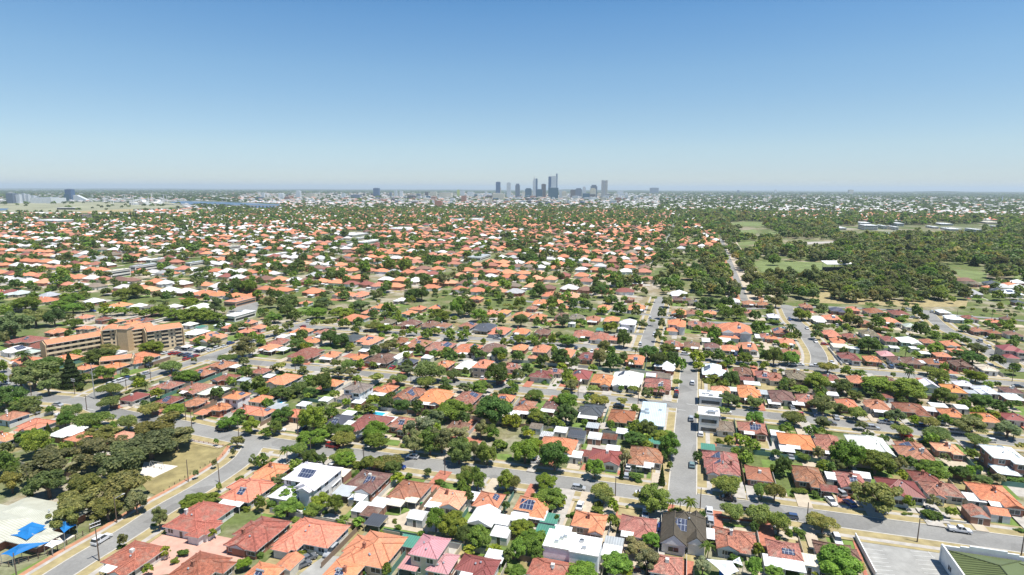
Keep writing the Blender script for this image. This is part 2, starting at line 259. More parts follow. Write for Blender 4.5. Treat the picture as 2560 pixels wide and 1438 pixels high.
TREES = {
'P': "340 110 240 250 a;560 320 600 380 E;1000 190 540 340 E;1200 290 520 400 E;480 510 420 300 E;880 560 560 340 O;1260 530 520 340 O;800 710 480 300 O;640 870 280 260 O;1070 760 330 240 O;1360 690 260 240 E;1500 120 540 220 E;1760 60 400 170 E;110 490 250 220 O;60 300 220 240 a;50 170 140 150 E;285 530 60 220 C;1590 860 170 210 E;1220 1080 100 160 E;2370 90 160 120 O;2160 95 45 55 a;2330 200 60 80 E;2145 310 60 90 E;1955 415 60 80 E;2190 545 60 70 a;1930 700 230 150 a;2090 655 190 110 a;2400 450 120 60 h;2540 290 100 150 E;2015 1020 70 70 h;2125 1010 80 75 y;1650 1190 110 90 y;1830 1210 120 90 h;1750 1290 90 100 h;2440 1310 150 100 y;1480 1370 90 90 y;1690 985 120 60 h;2340 690 180 60 h;2460 760 110 70 h;120 370 130 200 p;1215 1140 90 60 h;1540 930 60 40 h",
'Q': "300 170 140 150 p;430 150 190 120 U;600 270 120 80 a;570 50 290 180 a;870 50 240 130 U;870 215 250 120 U;890 270 200 140 a;1200 80 220 140 a;1320 285 280 120 U;1030 330 160 100 h;1270 390 60 50 h;1580 110 240 260 e;1740 90 230 260 D;1860 70 240 280 e;2030 190 250 240 D;2180 170 150 180 E;2310 210 190 220 a;50 280 130 120 a;400 340 130 130 a;330 620 210 130 a;160 720 110 90 h;310 750 260 120 a;640 690 200 150 a;560 780 180 130 a;790 710 160 190 a;1000 700 110 80 h;1035 900 110 90 a;860 880 120 80 a;400 860 120 80 h;40 710 110 150 a;2210 470 180 220 a;2110 390 170 120 U;2500 480 150 180 a;2130 650 100 110 D;2500 740 80 90 D;1800 870 200 210 a;1960 920 270 230 a;2080 1020 160 150 D;2230 1050 220 220 a;2140 1180 130 100 y;2380 1170 140 80 y;2520 1240 100 180 D;500 1180 60 60 h;445 1210 60 50 y;885 1290 50 50 y;1060 1330 100 60 y;1300 1370 90 110 a;40 1230 90 120 h;1080 1390 120 60 h;260 1160 90 60 h;970 610 60 90 p;690 800 60 60 h;1390 890 70 50 h;200 560 220 60 h;780 390 50 50 h;1400 460 50 50 h;1680 640 50 60 h;2460 1330 40 60 h",
'R': "130 190 280 240 a;430 240 290 290 D;345 500 230 150 y;830 360 180 190 a;1130 250 120 150 e;1100 380 70 180 C;1570 130 220 230 a;1240 455 140 100 h;1500 430 90 210 C;1580 330 60 150 a;1520 250 60 100 D;1855 250 90 180 D;20 480 150 200 U;910 570 240 150 U;920 630 180 110 U;1270 640 120 100 U;1420 670 290 260 a;1600 690 90 120 p;1680 680 80 110 p;1780 690 150 130 p;2170 510 330 190 U;2500 560 170 190 U;2200 770 260 170 U;2470 800 270 190 U;2400 130 140 110 a;2340 260 130 120 a;2250 200 120 100 a;1900 830 70 120 D;1010 740 110 130 y;1010 900 110 230 a;370 660 300 120 a;480 710 110 70 y;100 950 220 150 y;200 1080 300 200 a;60 1170 160 180 a;450 870 60 110 a;1250 1150 280 190 e;1400 1080 180 150 a;1060 1310 300 200 a;1360 1290 290 250 e;1130 1380 150 90 y;1960 1130 160 140 p;1910 1340 200 190 e;2420 1350 170 200 a;2470 1180 100 120 y;700 1400 320 110 a;250 1190 180 190 a;60 1390 160 120 a;2420 950 80 190 D;1230 60 200 110 D;1340 60 120 80 a;1460 40 140 80 D;1310 330 60 60 h;1000 330 90 60 h;1280 120 120 90 h;560 830 60 100 h;1150 750 50 30 h;2200 1240 120 50 h;860 100 60 70 h;1640 770 150 50 h",
'S': "800 220 300 290 a;500 210 110 150 e;560 340 140 110 a;1080 300 290 220 a;160 330 150 220 D;70 580 200 250 U;110 870 230 200 U;330 240 200 80 h;310 590 150 50 h;480 620 110 120 h;1110 640 460 350 O;1400 690 110 100 y;550 890 280 160 U;700 1310 430 300 a;1660 830 230 130 h;1660 700 130 120 e;1840 800 110 100 a;1850 390 80 110 D;2240 370 80 70 h;2150 480 160 90 D;2300 460 130 90 e;2470 480 200 60 h;1640 380 290 100 a;1320 290 80 150 a;1700 25 240 90 U;2080 60 230 110 U;2530 140 100 130 U;2510 980 110 60 h;850 650 60 60 h;210 1010 70 90 a;60 1390 160 90 a;470 1420 60 40 y;240 640 50 100 h;1420 820 60 40 h;1360 820 60 40 h;1500 500 60 50 h;2400 860 50 40 h;1960 650 60 60 h;2050 280 0 0 h;1520 340 120 60 h;640 540 0 0 h",
'A': "130 300 320 260 E;350 210 280 200 E;540 210 180 180 D;690 210 120 80 E;60 150 120 110 a;740 270 170 90 a;1130 260 80 60 D;40 420 110 160 E;225 570 130 90 i;330 790 400 280 E;470 690 260 150 D;700 740 230 330 N;990 600 270 140 D;760 570 90 60 a;690 380 80 90 D;1080 540 240 70 E;1040 770 190 150 a;1520 510 230 130 a;480 900 210 170 E;600 820 180 150 E;800 915 90 90 h;200 820 240 160 E;1490 640 110 90 E;1710 695 230 110 U;1940 640 70 60 E;2420 520 270 190 E;2270 610 160 60 U;2440 650 130 80 E;2150 450 150 90 E;2000 440 130 60 a;1100 920 230 90 U;1100 1040 230 100 U;1380 830 150 110 E;1450 870 90 100 p;710 1130 180 130 U;940 1220 330 160 U;1280 1240 190 140 U;1520 1120 240 110 U;1740 1150 200 140 a;1570 1320 470 240 O;1880 1370 130 130 U;1000 1400 350 130 O;320 1390 180 130 a;60 1010 300 220 D;260 1080 260 150 D;20 830 100 110 a;2290 1260 200 130 a;2500 1290 170 150 a;1060 150 130 90 a;1200 150 140 80 a;1340 150 100 70 a;1600 140 190 100 a;1460 170 120 70 a;1750 180 180 80 a;1960 190 280 80 a;2170 210 170 70 a;250 80 250 80 a;600 90 170 90 a;730 120 170 90 a;730 30 180 70 a;880 110 100 80 a;2140 100 170 150 E;1890 60 150 70 a;2210 300 80 80 D;2330 330 90 80 D;2430 290 130 80 E;2520 400 80 80 a;2390 400 80 60 a;1920 965 60 70 y;2170 970 130 120 D;2480 900 120 80 a;1500 1360 120 80 y;2370 860 90 50 h;1870 800 200 60 a;2440 740 90 60 a;1060 100 100 40 y;480 1330 90 120 C;1940 1230 40 70 y;20 700 90 110 a;1230 700 80 30 h;90 380 120 90 E;1000 100 0 0 a",
'B': "610 270 140 120 U;740 260 130 110 U;880 270 110 100 a;1030 270 110 100 D;1190 290 180 60 U;1290 320 150 90 a;1410 320 70 50 U;1560 350 100 90 a;1700 380 110 90 a;1790 350 110 70 a;1930 380 120 100 a;2080 390 130 100 a;2100 320 80 60 U;2430 370 110 70 E;450 400 130 110 D;420 480 160 100 D;740 410 170 150 D;850 440 150 130 D;1180 550 120 100 D;1320 500 190 110 E;1390 450 80 120 p;1480 530 100 80 a;1690 490 60 50 a;160 330 130 110 U;330 300 130 90 E;40 430 90 100 a;420 640 130 80 a;800 670 120 100 U;920 670 160 110 U;1040 680 90 100 a;1170 690 80 60 a;240 700 110 90 U;165 730 80 70 E;475 720 70 70 U;820 760 170 110 E;950 770 160 100 E;690 750 130 60 E;1200 810 140 80 U;1420 820 180 100 U;1510 740 180 80 E;1740 730 290 210 U;1700 850 190 110 U;1980 770 160 100 U;1900 860 150 70 E;2410 770 250 230 D;2440 570 150 130 a;2190 550 100 110 D;2250 590 120 80 D;1940 600 130 110 D;1790 580 120 80 a;30 870 130 140 D;60 950 150 70 y;430 900 150 130 U;660 860 180 200 D;540 830 130 80 a;540 960 150 90 D;260 960 220 80 D;400 980 180 60 h;1170 1040 130 100 y;1300 1060 150 120 D;1460 1090 150 130 D;1600 1110 140 120 D;900 1060 80 80 y;790 1080 150 50 h;1150 1130 120 70 y;180 1080 80 60 h;260 1190 200 150 D;180 1310 150 130 D;570 1220 260 270 a;870 1350 210 130 a;1190 1350 240 190 a;1660 1330 300 260 e;1800 1230 220 200 e;1960 1140 300 200 a;2370 1130 320 260 D;2250 1320 170 160 E;2030 1370 250 130 e;1530 1330 130 160 e;2240 910 220 140 a;2090 910 180 90 E;140 60 130 110 E;310 50 180 130 D;180 220 170 60 a;310 140 150 110 D;380 200 120 100 D;690 80 210 100 E;600 170 210 90 a;860 170 210 60 a;1050 90 210 80 E;1330 130 140 130 a;1290 180 90 70 E;1170 180 100 80 D;1420 200 60 80 a;1840 190 210 80 a;2020 100 160 180 a;2130 120 140 160 D;2230 190 150 120 a;1880 120 80 60 E;520 800 50 60 h;1900 550 100 70 a;560 640 50 60 C;2540 880 80 60 a;2490 960 120 60 D;630 100 200 90 E;940 270 60 40 h;2310 1010 60 50 h;2310 740 0 0 a;1310 670 20 80 C;1330 650 20 90 C;2380 200 60 50 a;2510 90 90 40 U;2310 200 90 40 U;1000 1220 60 50 h;760 960 60 50 h;90 1370 120 80 a",
'C': "80 60 120 110 a;400 60 110 110 a;50 115 90 40 U;600 80 110 100 D;750 100 110 80 D;550 150 80 30 U;730 155 90 40 U;1080 120 140 120 D;1240 150 120 130 E;1370 90 80 60 U;1000 30 120 80 D;900 140 120 60 a;390 160 80 110 E;90 240 150 120 D;245 260 80 90 D;510 240 150 130 E;360 290 70 60 a;670 255 80 60 a;990 310 140 100 y;1310 280 110 80 E;1550 60 140 110 E;1500 170 110 110 E;1500 280 90 100 E;1460 400 90 110 E;1680 170 110 70 a;1870 180 90 60 a;1820 220 100 30 U;1960 200 90 50 D;2130 160 150 130 a;2250 160 170 140 a;2300 215 100 40 U;2170 240 80 40 U;2280 250 80 40 U;2430 190 110 100 D;2460 310 130 120 a;2030 370 120 130 a;1850 325 80 60 a;1890 110 110 70 D;1970 60 170 110 D;2150 60 140 110 D;80 430 150 90 a;200 430 120 80 a;320 450 70 70 a;400 430 80 100 y;560 440 180 110 a;720 440 100 40 h;920 510 160 160 E;1120 420 150 190 D;60 600 120 110 D;310 640 120 120 D;490 610 180 180 D;620 670 110 130 E;880 600 160 180 E;1010 660 140 160 D;1120 610 100 120 E;1360 560 180 140 D;1560 520 160 100 D;1470 640 150 160 D;1600 630 150 160 D;1690 680 100 180 a;1230 530 90 90 p;1190 650 90 90 p;1850 610 140 130 y;1970 590 120 90 a;1870 700 120 80 y;2070 600 130 120 D;2320 620 160 110 a;2520 600 80 150 D;2190 830 180 170 D;1990 825 200 60 h;2290 540 70 100 C;2170 1025 230 150 E;2110 1140 120 80 U;2430 1060 200 130 E;2430 1220 170 140 a;60 790 120 140 E;150 730 110 100 D;600 890 180 110 E;810 925 140 70 U;850 1030 230 110 U;220 975 170 90 U;1210 930 100 80 U;1100 1050 120 80 U;1340 980 100 110 E;1390 930 80 110 p;1490 920 100 120 p;1650 860 100 110 U;30 920 80 120 a;550 1050 220 180 a;540 1180 200 190 D;330 850 100 60 h;380 810 60 60 a;540 800 90 130 a;810 720 90 60 a;1360 1320 160 160 D;1230 1320 140 140 a;980 1290 90 80 a;1240 1130 70 70 a;260 1200 180 90 a;370 1270 70 80 E;30 1260 100 150 y;170 1370 110 50 y;400 1330 100 50 h;1850 1200 70 80 h;880 1250 60 50 a;1260 940 70 60 E;1400 250 60 50 U;540 970 90 70 U;660 600 60 70 E;1130 30 80 50 a;1420 20 60 60 U;700 40 90 50 a;2090 110 90 60 a;1560 1380 120 60 a;1750 540 80 40 y;2120 330 60 40 a;1720 420 80 40 h;2260 1100 60 40 h;240 400 90 50 E;470 400 110 90 E;1490 1400 200 60 a",
'D': "80 60 150 120 E;340 180 170 120 a;540 120 130 70 E;460 55 110 60 D;1030 85 120 35 U;1240 100 80 30 U;1490 150 90 140 D;1530 330 140 150 D;1090 270 140 100 a;820 230 150 140 O;900 250 120 110 E;1120 340 150 50 h;570 300 130 50 U;500 320 90 60 D;290 390 80 110 D;230 300 110 80 i;60 260 130 30 h;490 390 110 80 D;1680 380 110 40 a;1840 410 150 100 a;1010 480 200 160 D;870 470 150 90 E;60 600 170 180 D;230 620 170 130 a;600 700 170 90 U;380 740 60 30 h;790 750 110 90 a;920 770 120 70 D;490 850 210 160 a;1720 770 190 140 U;1600 730 150 50 U;1410 750 100 80 i;1760 700 70 70 a;2080 800 180 120 y;2100 520 190 110 E;2290 640 130 120 E;2050 610 200 80 D;1910 590 140 80 D;1670 530 140 120 a;2410 750 60 40 U;1110 890 290 160 a;1400 930 300 210 a;740 900 180 140 D;1770 1000 190 160 D;2160 1060 220 160 D;320 930 150 80 a;230 870 130 90 E;550 1080 320 200 E;720 1120 130 100 E;890 1150 200 120 U;1280 1200 200 140 E;1460 1240 100 80 y;1620 1250 170 100 U;1770 1230 120 90 a;2020 1280 320 130 E;2400 1330 280 170 E;1700 1360 240 110 U;1330 1330 210 110 U;270 1200 240 120 U;560 1260 190 110 E;940 1290 130 80 E;1960 320 100 60 D;870 990 160 90 D;1960 1080 110 80 a;2320 1120 130 120 D;1530 520 70 60 a;2220 260 60 40 D;1110 1030 120 50 a;1010 670 80 70 h;820 650 40 50 h;1320 230 140 40 h;780 310 80 40 h;2250 100 60 30 h;1940 110 70 30 h;2280 330 60 40 a;2240 410 50 60 a;2420 320 120 50 a;2380 700 0 0 a;1960 160 0 0 a;700 260 60 50 D;430 300 40 40 h;1380 520 90 60 p;990 1380 120 40 h;1700 510 80 60 a;80 460 60 40 a;20 400 60 70 a;1350 690 80 30 a;1880 860 0 0 a;120 1000 0 0 a;1990 1030 90 60 E;2500 1080 90 70 D",
}
COLS = {'o': (.70, .28, .15), 't': (.47, .21, .14), 'r': (.30, .11, .085), 'b': (.24, .135, .10), 'B': (.38, .16, .09), 'R': (.43, .155, .10),
        'n': (.25, .21, .16), 'k': (.085, .092, .105), 'w': (.80, .81, .80), 'c': (.76, .69, .54), 'g': (.46, .49, .50), 'p': (.58, .29, .28),
        'm': (.27, .085, .075), 'O': (.70, .29, .12), 'e': (.09, .26, .19), 'l': (.72, .37, .22), 'q': (.52, .64, .72), 'x': (.095, .08, .068)}
AGE = {'o': .45, 't': 1.0, 'r': .7, 'b': .8, 'B': .7, 'R': .75, 'n': .8, 'k': .2, 'm': .3, 'O': .1, 'l': .45, 'p': .1}
WORDS = {'o': 'orange tiled', 't': 'mottled terracotta tiled', 'r': 'dark red tiled', 'b': 'brown tiled', 'B': 'rust brown tiled', 'R': 'brick red tiled',
         'n': 'grey brown tiled', 'k': 'charcoal roofed', 'w': 'white metal roofed', 'c': 'cream roofed', 'g': 'grey metal roofed', 'p': 'pink roofed',
         'm': 'maroon roofed', 'O': 'bright orange tiled', 'e': 'green roofed', 'l': 'pale orange tiled', 'q': 'pale blue roofed', 'x': 'dark grey brown steep roofed'}
METAL = set('wcgpmekq')
WALLS = [(.34, .15, .10), (.40, .20, .13), (.62, .55, .43), (.70, .66, .58), (.74, .73, .70), (.50, .42, .32), (.36, .17, .12), (.55, .57, .58)]
HOUSE_RECTS = []     # (cu, cv, hw, hd) for tests of free ground

def hip(mb, x0, x1, y0, y1, z, tan, gable=(False, False), ridges=None, fascia=.22):
    """closed roof body over a rectangle; gable=(low end, high end) along the ridge axis"""
    w, d = x1 - x0, y1 - y0
    alongx = w >= d
    def T(a, b, c): return (a, b, c) if alongx else (b, a, c)
    a0, a1, b0, b1 = (x0, x1, y0, y1) if alongx else (y0, y1, x0, x1)
    s = (b1 - b0) / 2; hz = z + s * tan; bm = (b0 + b1) / 2; sl = math.hypot(s, s * tan)
    r0 = a0 if gable[0] else a0 + s; r1 = a1 if gable[1] else a1 - s
    if r0 > r1: r0 = r1 = (a0 + a1) / 2
    A, B, C, D = T(a0, b0, z), T(a1, b0, z), T(a1, b1, z), T(a0, b1, z)
    E_, F_ = T(r0, bm, hz), T(r1, bm, hz)
    def fc(p, m, uv):
        mb.face(p if alongx else p[::-1], m, uv if alongx else uv[::-1])
    fc([A, B, F_, E_], 0, [(a0, 0), (a1, 0), (r1, sl), (r0, sl)])
    fc([C, D, E_, F_], 0, [(a1, 0), (a0, 0), (r0, sl), (r1, sl)])
    fc([B, C, F_], 2 if gable[1] else 0, [(b0, 0), (b1, 0), (bm, sl)])
    fc([D, A, E_], 2 if gable[0] else 0, [(b1, 0), (b0, 0), (bm, sl)])
    low = [(p[0], p[1], z - fascia) for p in (A, B, C, D)]
    q = [A, B, C, D]
    for k in range(4): fc([low[k], low[(k + 1) % 4], q[(k + 1) % 4], q[k]], 1, [(0, 0), (1, 0), (1, .2), (0, .2)])
    fc(low[::-1], 1, [(0, 0)] * 4)
    if ridges is not None:
        ridges.append((E_, F_))
        if not gable[0]: ridges += [(A, E_), (D, E_)]
        else: ridges += [(A, E_, 1), (D, E_, 1)]
        if not gable[1]: ridges += [(B, F_), (C, F_)]
        else: ridges += [(B, F_, 1), (C, F_, 1)]
    return hz

def walls(mb, x0, x1, y0, y1, h): mb.box(x0, x1, y0, y1, 0, h, 0, top=False, bottom=False)

def window_meshes():
    out = {}
    for key, (w, h) in {'window': (1.7, 1.25), 'door': (1.0, 2.1), 'garage_door': (4.6, 2.2), 'wide': (2.6, 1.3)}.items():
        f = MB(); t = .09; y0, y1 = -.05, .0
        f.box(-w/2 - t, w/2 + t, y0, y1, h, h + t); f.box(-w/2 - t, w/2 + t, y0 - .03, y1, -t, 0)
        f.box(-w/2 - t, -w/2, y0, y1, 0, h); f.box(w/2, w/2 + t, y0, y1, 0, h)
        if key in ('window', 'wide'): f.box(-.035, .035, y0, y1, 0, h)
        g = MB(); g.face([(-w/2, -.02, 0), (w/2, -.02, 0), (w/2, -.02, h), (-w/2, -.02, h)], 0)
        out[key] = (f.data(key + '_frame', ['frame_white']), g.data(key + '_pane', ['glass' if key != 'garage_door' else 'fascia']), w)
    return out
WM = window_meshes()
def opening(parent, kind, x, y, z, rot, deep):
    f, g, w = WM[kind]
    name = 'window' if kind == 'wide' else kind
    o = put(name, f, parent, loc=(x, y, z), rot=rot)
    put('window_pane' if name == 'window' else 'door_leaf', g, o)
    return o
GW, GD = np.meshgrid(np.arange(5, 32, .5), np.arange(5, 32, .5), indexing='ij')
def solve(px, py, pw, ph, zc, tan=.44, lo=5):
    """width and depth of a roof from the outline measured round it, and its place"""
    X, Y = P(px, py, zc)
    a = proj(X, Y, zc); bu = proj(X + U[0], Y + U[1], zc); bv = proj(X + V[0], Y + V[1], zc); bz = proj(X, Y, zc + 1)
    ju = (bu[0] - a[0], bu[1] - a[1]); jv = (bv[0] - a[0], bv[1] - a[1]); jz = (bz[0] - a[0], bz[1] - a[1])
    w, d = GW / 2, GD / 2; s = np.minimum(w, d)
    pts = [(-w, -d, 0), (w, -d, 0), (w, d, 0), (-w, d, 0), (-(w - s), -(d - s), s * tan), (w - s, d - s, s * tan)]
    xs = np.stack([p[0] * ju[0] + p[1] * jv[0] + p[2] * jz[0] for p in pts]); ys = np.stack([p[0] * ju[1] + p[1] * jv[1] + p[2] * jz[1] for p in pts])
    ex, ey = xs.max(0) - xs.min(0), ys.max(0) - ys.min(0)
    err = ((ex - pw) / (.05 * pw)) ** 2 + ((ey - ph) / (.09 * ph)) ** 2 + ((GW - GD * .95) / (.16 * (GW + GD) / 2)) ** 2 + 9 * (np.minimum(GW, GD) < lo)
    i = np.unravel_index(np.argmin(err), err.shape)
    ox, oy = (xs.max(0) + xs.min(0))[i] / 2, (ys.max(0) + ys.min(0))[i] / 2
    X, Y = P(px - ox, py - oy, zc)
    return X, Y, float(GW[i]), float(GD[i])
def clampwd(w, d, lo, hi, px_scale=1):
    return min(max(w, lo), hi), min(max(d, lo), hi)

def vent_mesh():
    m = MB(); m.tube((0, 0, 0), (0, 0, .35), .16, .16, 8); m.tube((0, 0, .35), (0, 0, .6), .3, .1, 8); return m.data('roof_vent', ['steel'])
VENT = vent_mesh()
def solar(parent, cx, cy, z, w, d, tan, direction):
    """glass array lying on a slope that falls towards `direction` (0:-y 1:+x 2:-x)"""
    m = MB(); ang = math.atan(tan)
    m.box(-w/2, w/2, -d/2, d/2, .06, .14, 1, topmat=0)
    o = m.build('solar_array', ['solar', 'steel'], parent)
    r = {0: 0, 1: math.pi / 2, 2: -math.pi / 2}[direction]
    o.matrix_local = Matrix.Translation((cx, cy, z)) @ Matrix.Rotation(r, 4, 'Z') @ Matrix.Rotation(ang, 4, 'X')
    return o

def make_house(rec, detail=2):
    X, Y, w, d, c, fl = rec['x'], rec['y'], rec['w'], rec['d'], rec['c'], rec['fl']
    r = random.Random(int(X * 13.7 + Y * 7.1) & 0xffff)
    two = '2' in fl; flat = 'f' in fl
    zE = 5.7 if two else 2.75; zE += r.uniform(-.1, .15)
    age = AGE.get(c, 0); base = COLS[c]
    j = r.uniform(.86, 1.12); jj = r.uniform(.92, 1.08)
    cc = (base[0] * j, base[1] * j * jj, base[2] * j * r.uniform(.85, 1.15), min(1, age * r.uniform(.5, 1.3)))
    wallc = r.choice(WALLS) if c != 'w' else r.choice(WALLS[2:] + [WALLS[0]])
    if 'N' in fl or (flat and c == 'w'): wallc = (.75, .76, .77)
    look = ('two storey ' if two else '') + (WORDS[c].replace(' tiled', '').replace(' roofed', '') if 's' in fl or 'G' in fl else WORDS[c]) + (' flat' if flat else '') + ' house' + (' with solar panels' if 's' in fl else ' with pale gable' if 'G' in fl else '')
    root = thing('house', 'house', X, Y, look, ANG, 'suburban houses')
    ww, dd = w / 2, d / 2
    mats = ['roof_metal' if c in METAL else 'clay_tile', 'fascia', 'wall_paint']
    roof = MB(); wm = MB(); ridges = []
    tan = math.tan(math.radians(r.uniform(21, 27)))
    if 'Z' in fl: tan = .8; zE = 3.3
    ev = .5
    if flat:
        roof.box(-ww, ww, -dd, dd, zE, zE + .3, 1, topmat=0); walls(wm, -ww + .15, ww - .15, -dd + .15, dd - .15, zE); tops = []
        rects = [(-ww, ww, -dd, dd)]
    else:
        rects = []
        if min(w, d) > 8 and detail:
            k = r.choice((1, -1))
            if r.random() < .5:
                rects.append((-ww, ww, -dd + .22 * d, dd - .015 * d))
                a = r.uniform(.42, .6) * w
                x0 = -ww + .012 * w if k < 0 else ww - .012 * w - a
                rects.append((x0, x0 + a, -dd, dd - .3 * d))
                if r.random() < .5 and w > 12:
                    b = r.uniform(.3, .42) * w; x1 = ww - .03 * w - b if k < 0 else -ww + .03 * w
                    rects.append((x1, x1 + b, -dd + .45 * d, dd))
            else:
                s = r.uniform(.1, .2) * w
                rects.append((-ww + (s if k < 0 else .012 * w), ww - (s if k > 0 else .012 * w), -dd + .014 * d, dd - .016 * d))
                b = r.uniform(.4, .55) * d; y0 = r.uniform(-dd + .03 * d, dd - .03 * d - b)
                rects.append((-ww, ww, y0, y0 + b))
                if r.random() < .6:
                    a = r.uniform(.35, .45) * w; x0 = -ww + .3 * w * r.random() + .05 * w
                    rects.append((x0, x0 + a, -dd, 0))
            if w * d > 190 and r.random() < .8:
                for q in range(2 if w * d > 260 else 1):
                    a = r.uniform(.3, .4) * w; sx = (1, -1)[q] * k; x0 = ww - .06 * w - a if sx > 0 else -ww + .06 * w
                    rects.append((x0, x0 + a, -dd - .09 * d, dd * r.uniform(-.1, .3)))
                b = r.uniform(.28, .36) * d; y0 = dd - .08 * d - b
                rects.append((-ww - .04 * w, ww * .2, y0, y0 + b))
        else:
            rects.append((-ww, ww, -dd, dd))
        if 'Z' in fl: rects = [(-ww + .2, ww - .2, -dd * .55, dd - .3), (-ww, ww * .15, -dd, dd * .6), (ww * .1, ww * .95, -dd * .8, dd)]
        bigarea = max(range(len(rects)), key=lambda i: (rects[i][1] - rects[i][0]) * (rects[i][3] - rects[i][2]))
        rects[0], rects[bigarea] = rects[bigarea], rects[0]
        for i, (x0, x1, y0, y1) in enumerate(rects):
            g = (False, False)
            if i and y0 < -dd + .03 * d and (y1 - y0) > (x1 - x0) and (r.random() < .4 or 'G' in fl): g = (True, False)
            if i and 'Z' in fl: g = (True, True)
            if len(rects) == 1 and 'G' in fl: g = (True, True)
            hip(roof, x0, x1, y0, y1, zE + .015 * i, tan, g, ridges)
            walls(wm, x0 + ev + .01 * i, x1 - ev - .01 * i, y0 + ev + .01 * i, y1 - ev - .01 * i, zE - .1)
    if two and not flat and min(w, d) > 9 and 'G' not in fl:      # lower skirt roof
        a = .32 * d
        hip(roof, -ww - .6, ww * .2, -dd - a * .55, -dd + a, 2.8, tan * .8, (False, False), ridges)
        walls(wm, -ww - .1, ww * .2 - .5, -dd - a * .55 + .5, -dd + a - .5, 2.7)
    ro = roof.build('roof', mats, root, cc)
    wo = wm.build('wall', ['wall_paint'], root, wallc)
    if 'G' in fl or r.random() < .3: ro.material_slots[2].link = 'OBJECT'; ro.material_slots[2].material = M['frame_white']
    else: ro.material_slots[2].link = 'OBJECT'; ro.material_slots[2].material = M['brick_wall'] if wallc[2] < .2 else M['frame_white']
    if detail >= 2 and ridges and not flat:
        rm = MB()
        for q in ridges:
            a, b = Vector(q[0]), Vector(q[1])
            if (b - a).length < .3: continue
            up = Vector((0, 0, .03))
            rm.tube(a + up, b + up, .17, .17, 5, 0)
        rk = r.choice((.72, .8, 1.18)); rc = (cc[0] * rk, cc[1] * rk, cc[2] * rk, .3) if c not in METAL else (cc[0] * .93, cc[1] * .93, cc[2] * .93, 1)
        rm.build('ridge_capping', ['clay_tile' if c not in METAL else 'roof_metal'], ro, rc)
    x0, x1, y0, y1 = rects[0]
    # things on the roof
    if not flat:
        alongx = (x1 - x0) >= (y1 - y0); s = min(x1 - x0, y1 - y0) / 2
        def on_front(fx, fy):     # point on the slope that faces the camera
            yy = y0 + fy * s; return x0 + fx * (x1 - x0), yy, zE + fy * s * tan
        if c not in METAL and r.random() < .6:
            m = MB(); m.box(-.35, .35, -.35, .35, 0, 1.5, 0); m.box(-.42, .42, -.42, .42, 1.5, 1.62, 0); m.tube((0, 0, 1.62), (0, 0, 1.95), .13, .11, 8, 0)
            fx = r.uniform(.3, .7); p = on_front(fx, .75)
            m.build('chimney', ['brick_wall' if r.random() < .7 else 'fascia'], ro, loc=(p[0], p[1], p[2] - .25))
        if 's' in fl:
            sd = 2 if X > 0 else 1
            if alongx:
                n = min(int((x1 - x0 - 2 * s * .6) * .8), 9); n = max(n, 3); rows = 2 if s > 4 else 1
                solar(ro, (x0 + x1) / 2 + r.uniform(-.15, .15) * (x1 - x0), y0 + .5 * s * 1.0, zE + .5 * s * tan, n * 1.0, rows * 1.65, tan, 0)
            else:
                n = min(max(int((y1 - y0 - s) * .7), 3), 8)
                cx = x0 + .5 * s if sd == 2 else x1 - .5 * s
                solar(ro, cx, y0 + s * .9 + n * .5, zE + .5 * s * tan, n * 1.0, 1.65 * (2 if s > 4 else 1), tan, sd)
        elif r.random() < .18 and c not in 'w':
            p = on_front(.55, .5); o = solar(ro, p[0], p[1], p[2], 2.2, 1.9, tan, 0)
            o.name = 'water_heater'
            m = MB(); m.tube((-1.1, 0, 0), (1.1, 0, 0), .27, .27, 8); m.build('water_tank', ['steel'], o, loc=(0, 1.25, .3))
        for _ in range(r.choice((0, 1, 1, 2))):
            p = on_front(r.uniform(.35, .65), r.uniform(.4, .85)); put('roof_vent', VENT, ro, loc=p)
        if r.random() < .15 and not two:
            p = on_front(r.uniform(.4, .6), .8); m = MB(); m.box(-.45, .45, -.45, .45, -.3, .75, 0); m.build('cooler_box', ['fascia'], ro, loc=p)
    else:
        for _ in range(3):
            m = MB(); m.box(-.5, .5, -.4, .4, 0, .6, 0); m.build('roof_unit', ['steel'], ro, loc=(r.uniform(-.35, .35) * w, r.uniform(-.3, .3) * d, zE + .3))
    # openings on the two sides the street or the camera sees
    if detail:
        for i, (a0, a1, b0, b1) in enumerate(rects[:2]):
            L = a1 - a0 - 2 * ev
            ks = ['window', 'door', 'wide', 'window'] if i == 0 else ['wide', 'window']
            n = max(1, min(len(ks), int(L / 3)))
            for fl_ in range(2 if two else 1):
                for q in range(n):
                    kk = ks[q]
                    if kk == 'door' and fl_: kk = 'window'
                    xx = a0 + ev + L * (q + .5) / n
                    if i == 0 and len(rects) > 1 and rects[1][0] < xx < rects[1][1] and rects[1][2] < b0: continue
                    opening(wo, kk, xx, b0 + ev + .01 * i - .01, (0 if kk == 'door' else .95) + 2.9 * fl_, 0, detail)
            side = 1 if X < 0 else -1
            xs = (a1 - ev if side > 0 else a0 + ev) - side * .01 * i + side * .01
            Ld = b1 - b0 - 2 * ev; n = max(1, min(3, int(Ld / 4)))
            for fl_ in range(2 if two else 1):
                for q in range(n):
                    if i and q: continue
                    opening(wo, 'window', xs, b0 + ev + Ld * (q + .5) / n, 1.0 + 2.9 * fl_, side * math.pi / 2, detail)
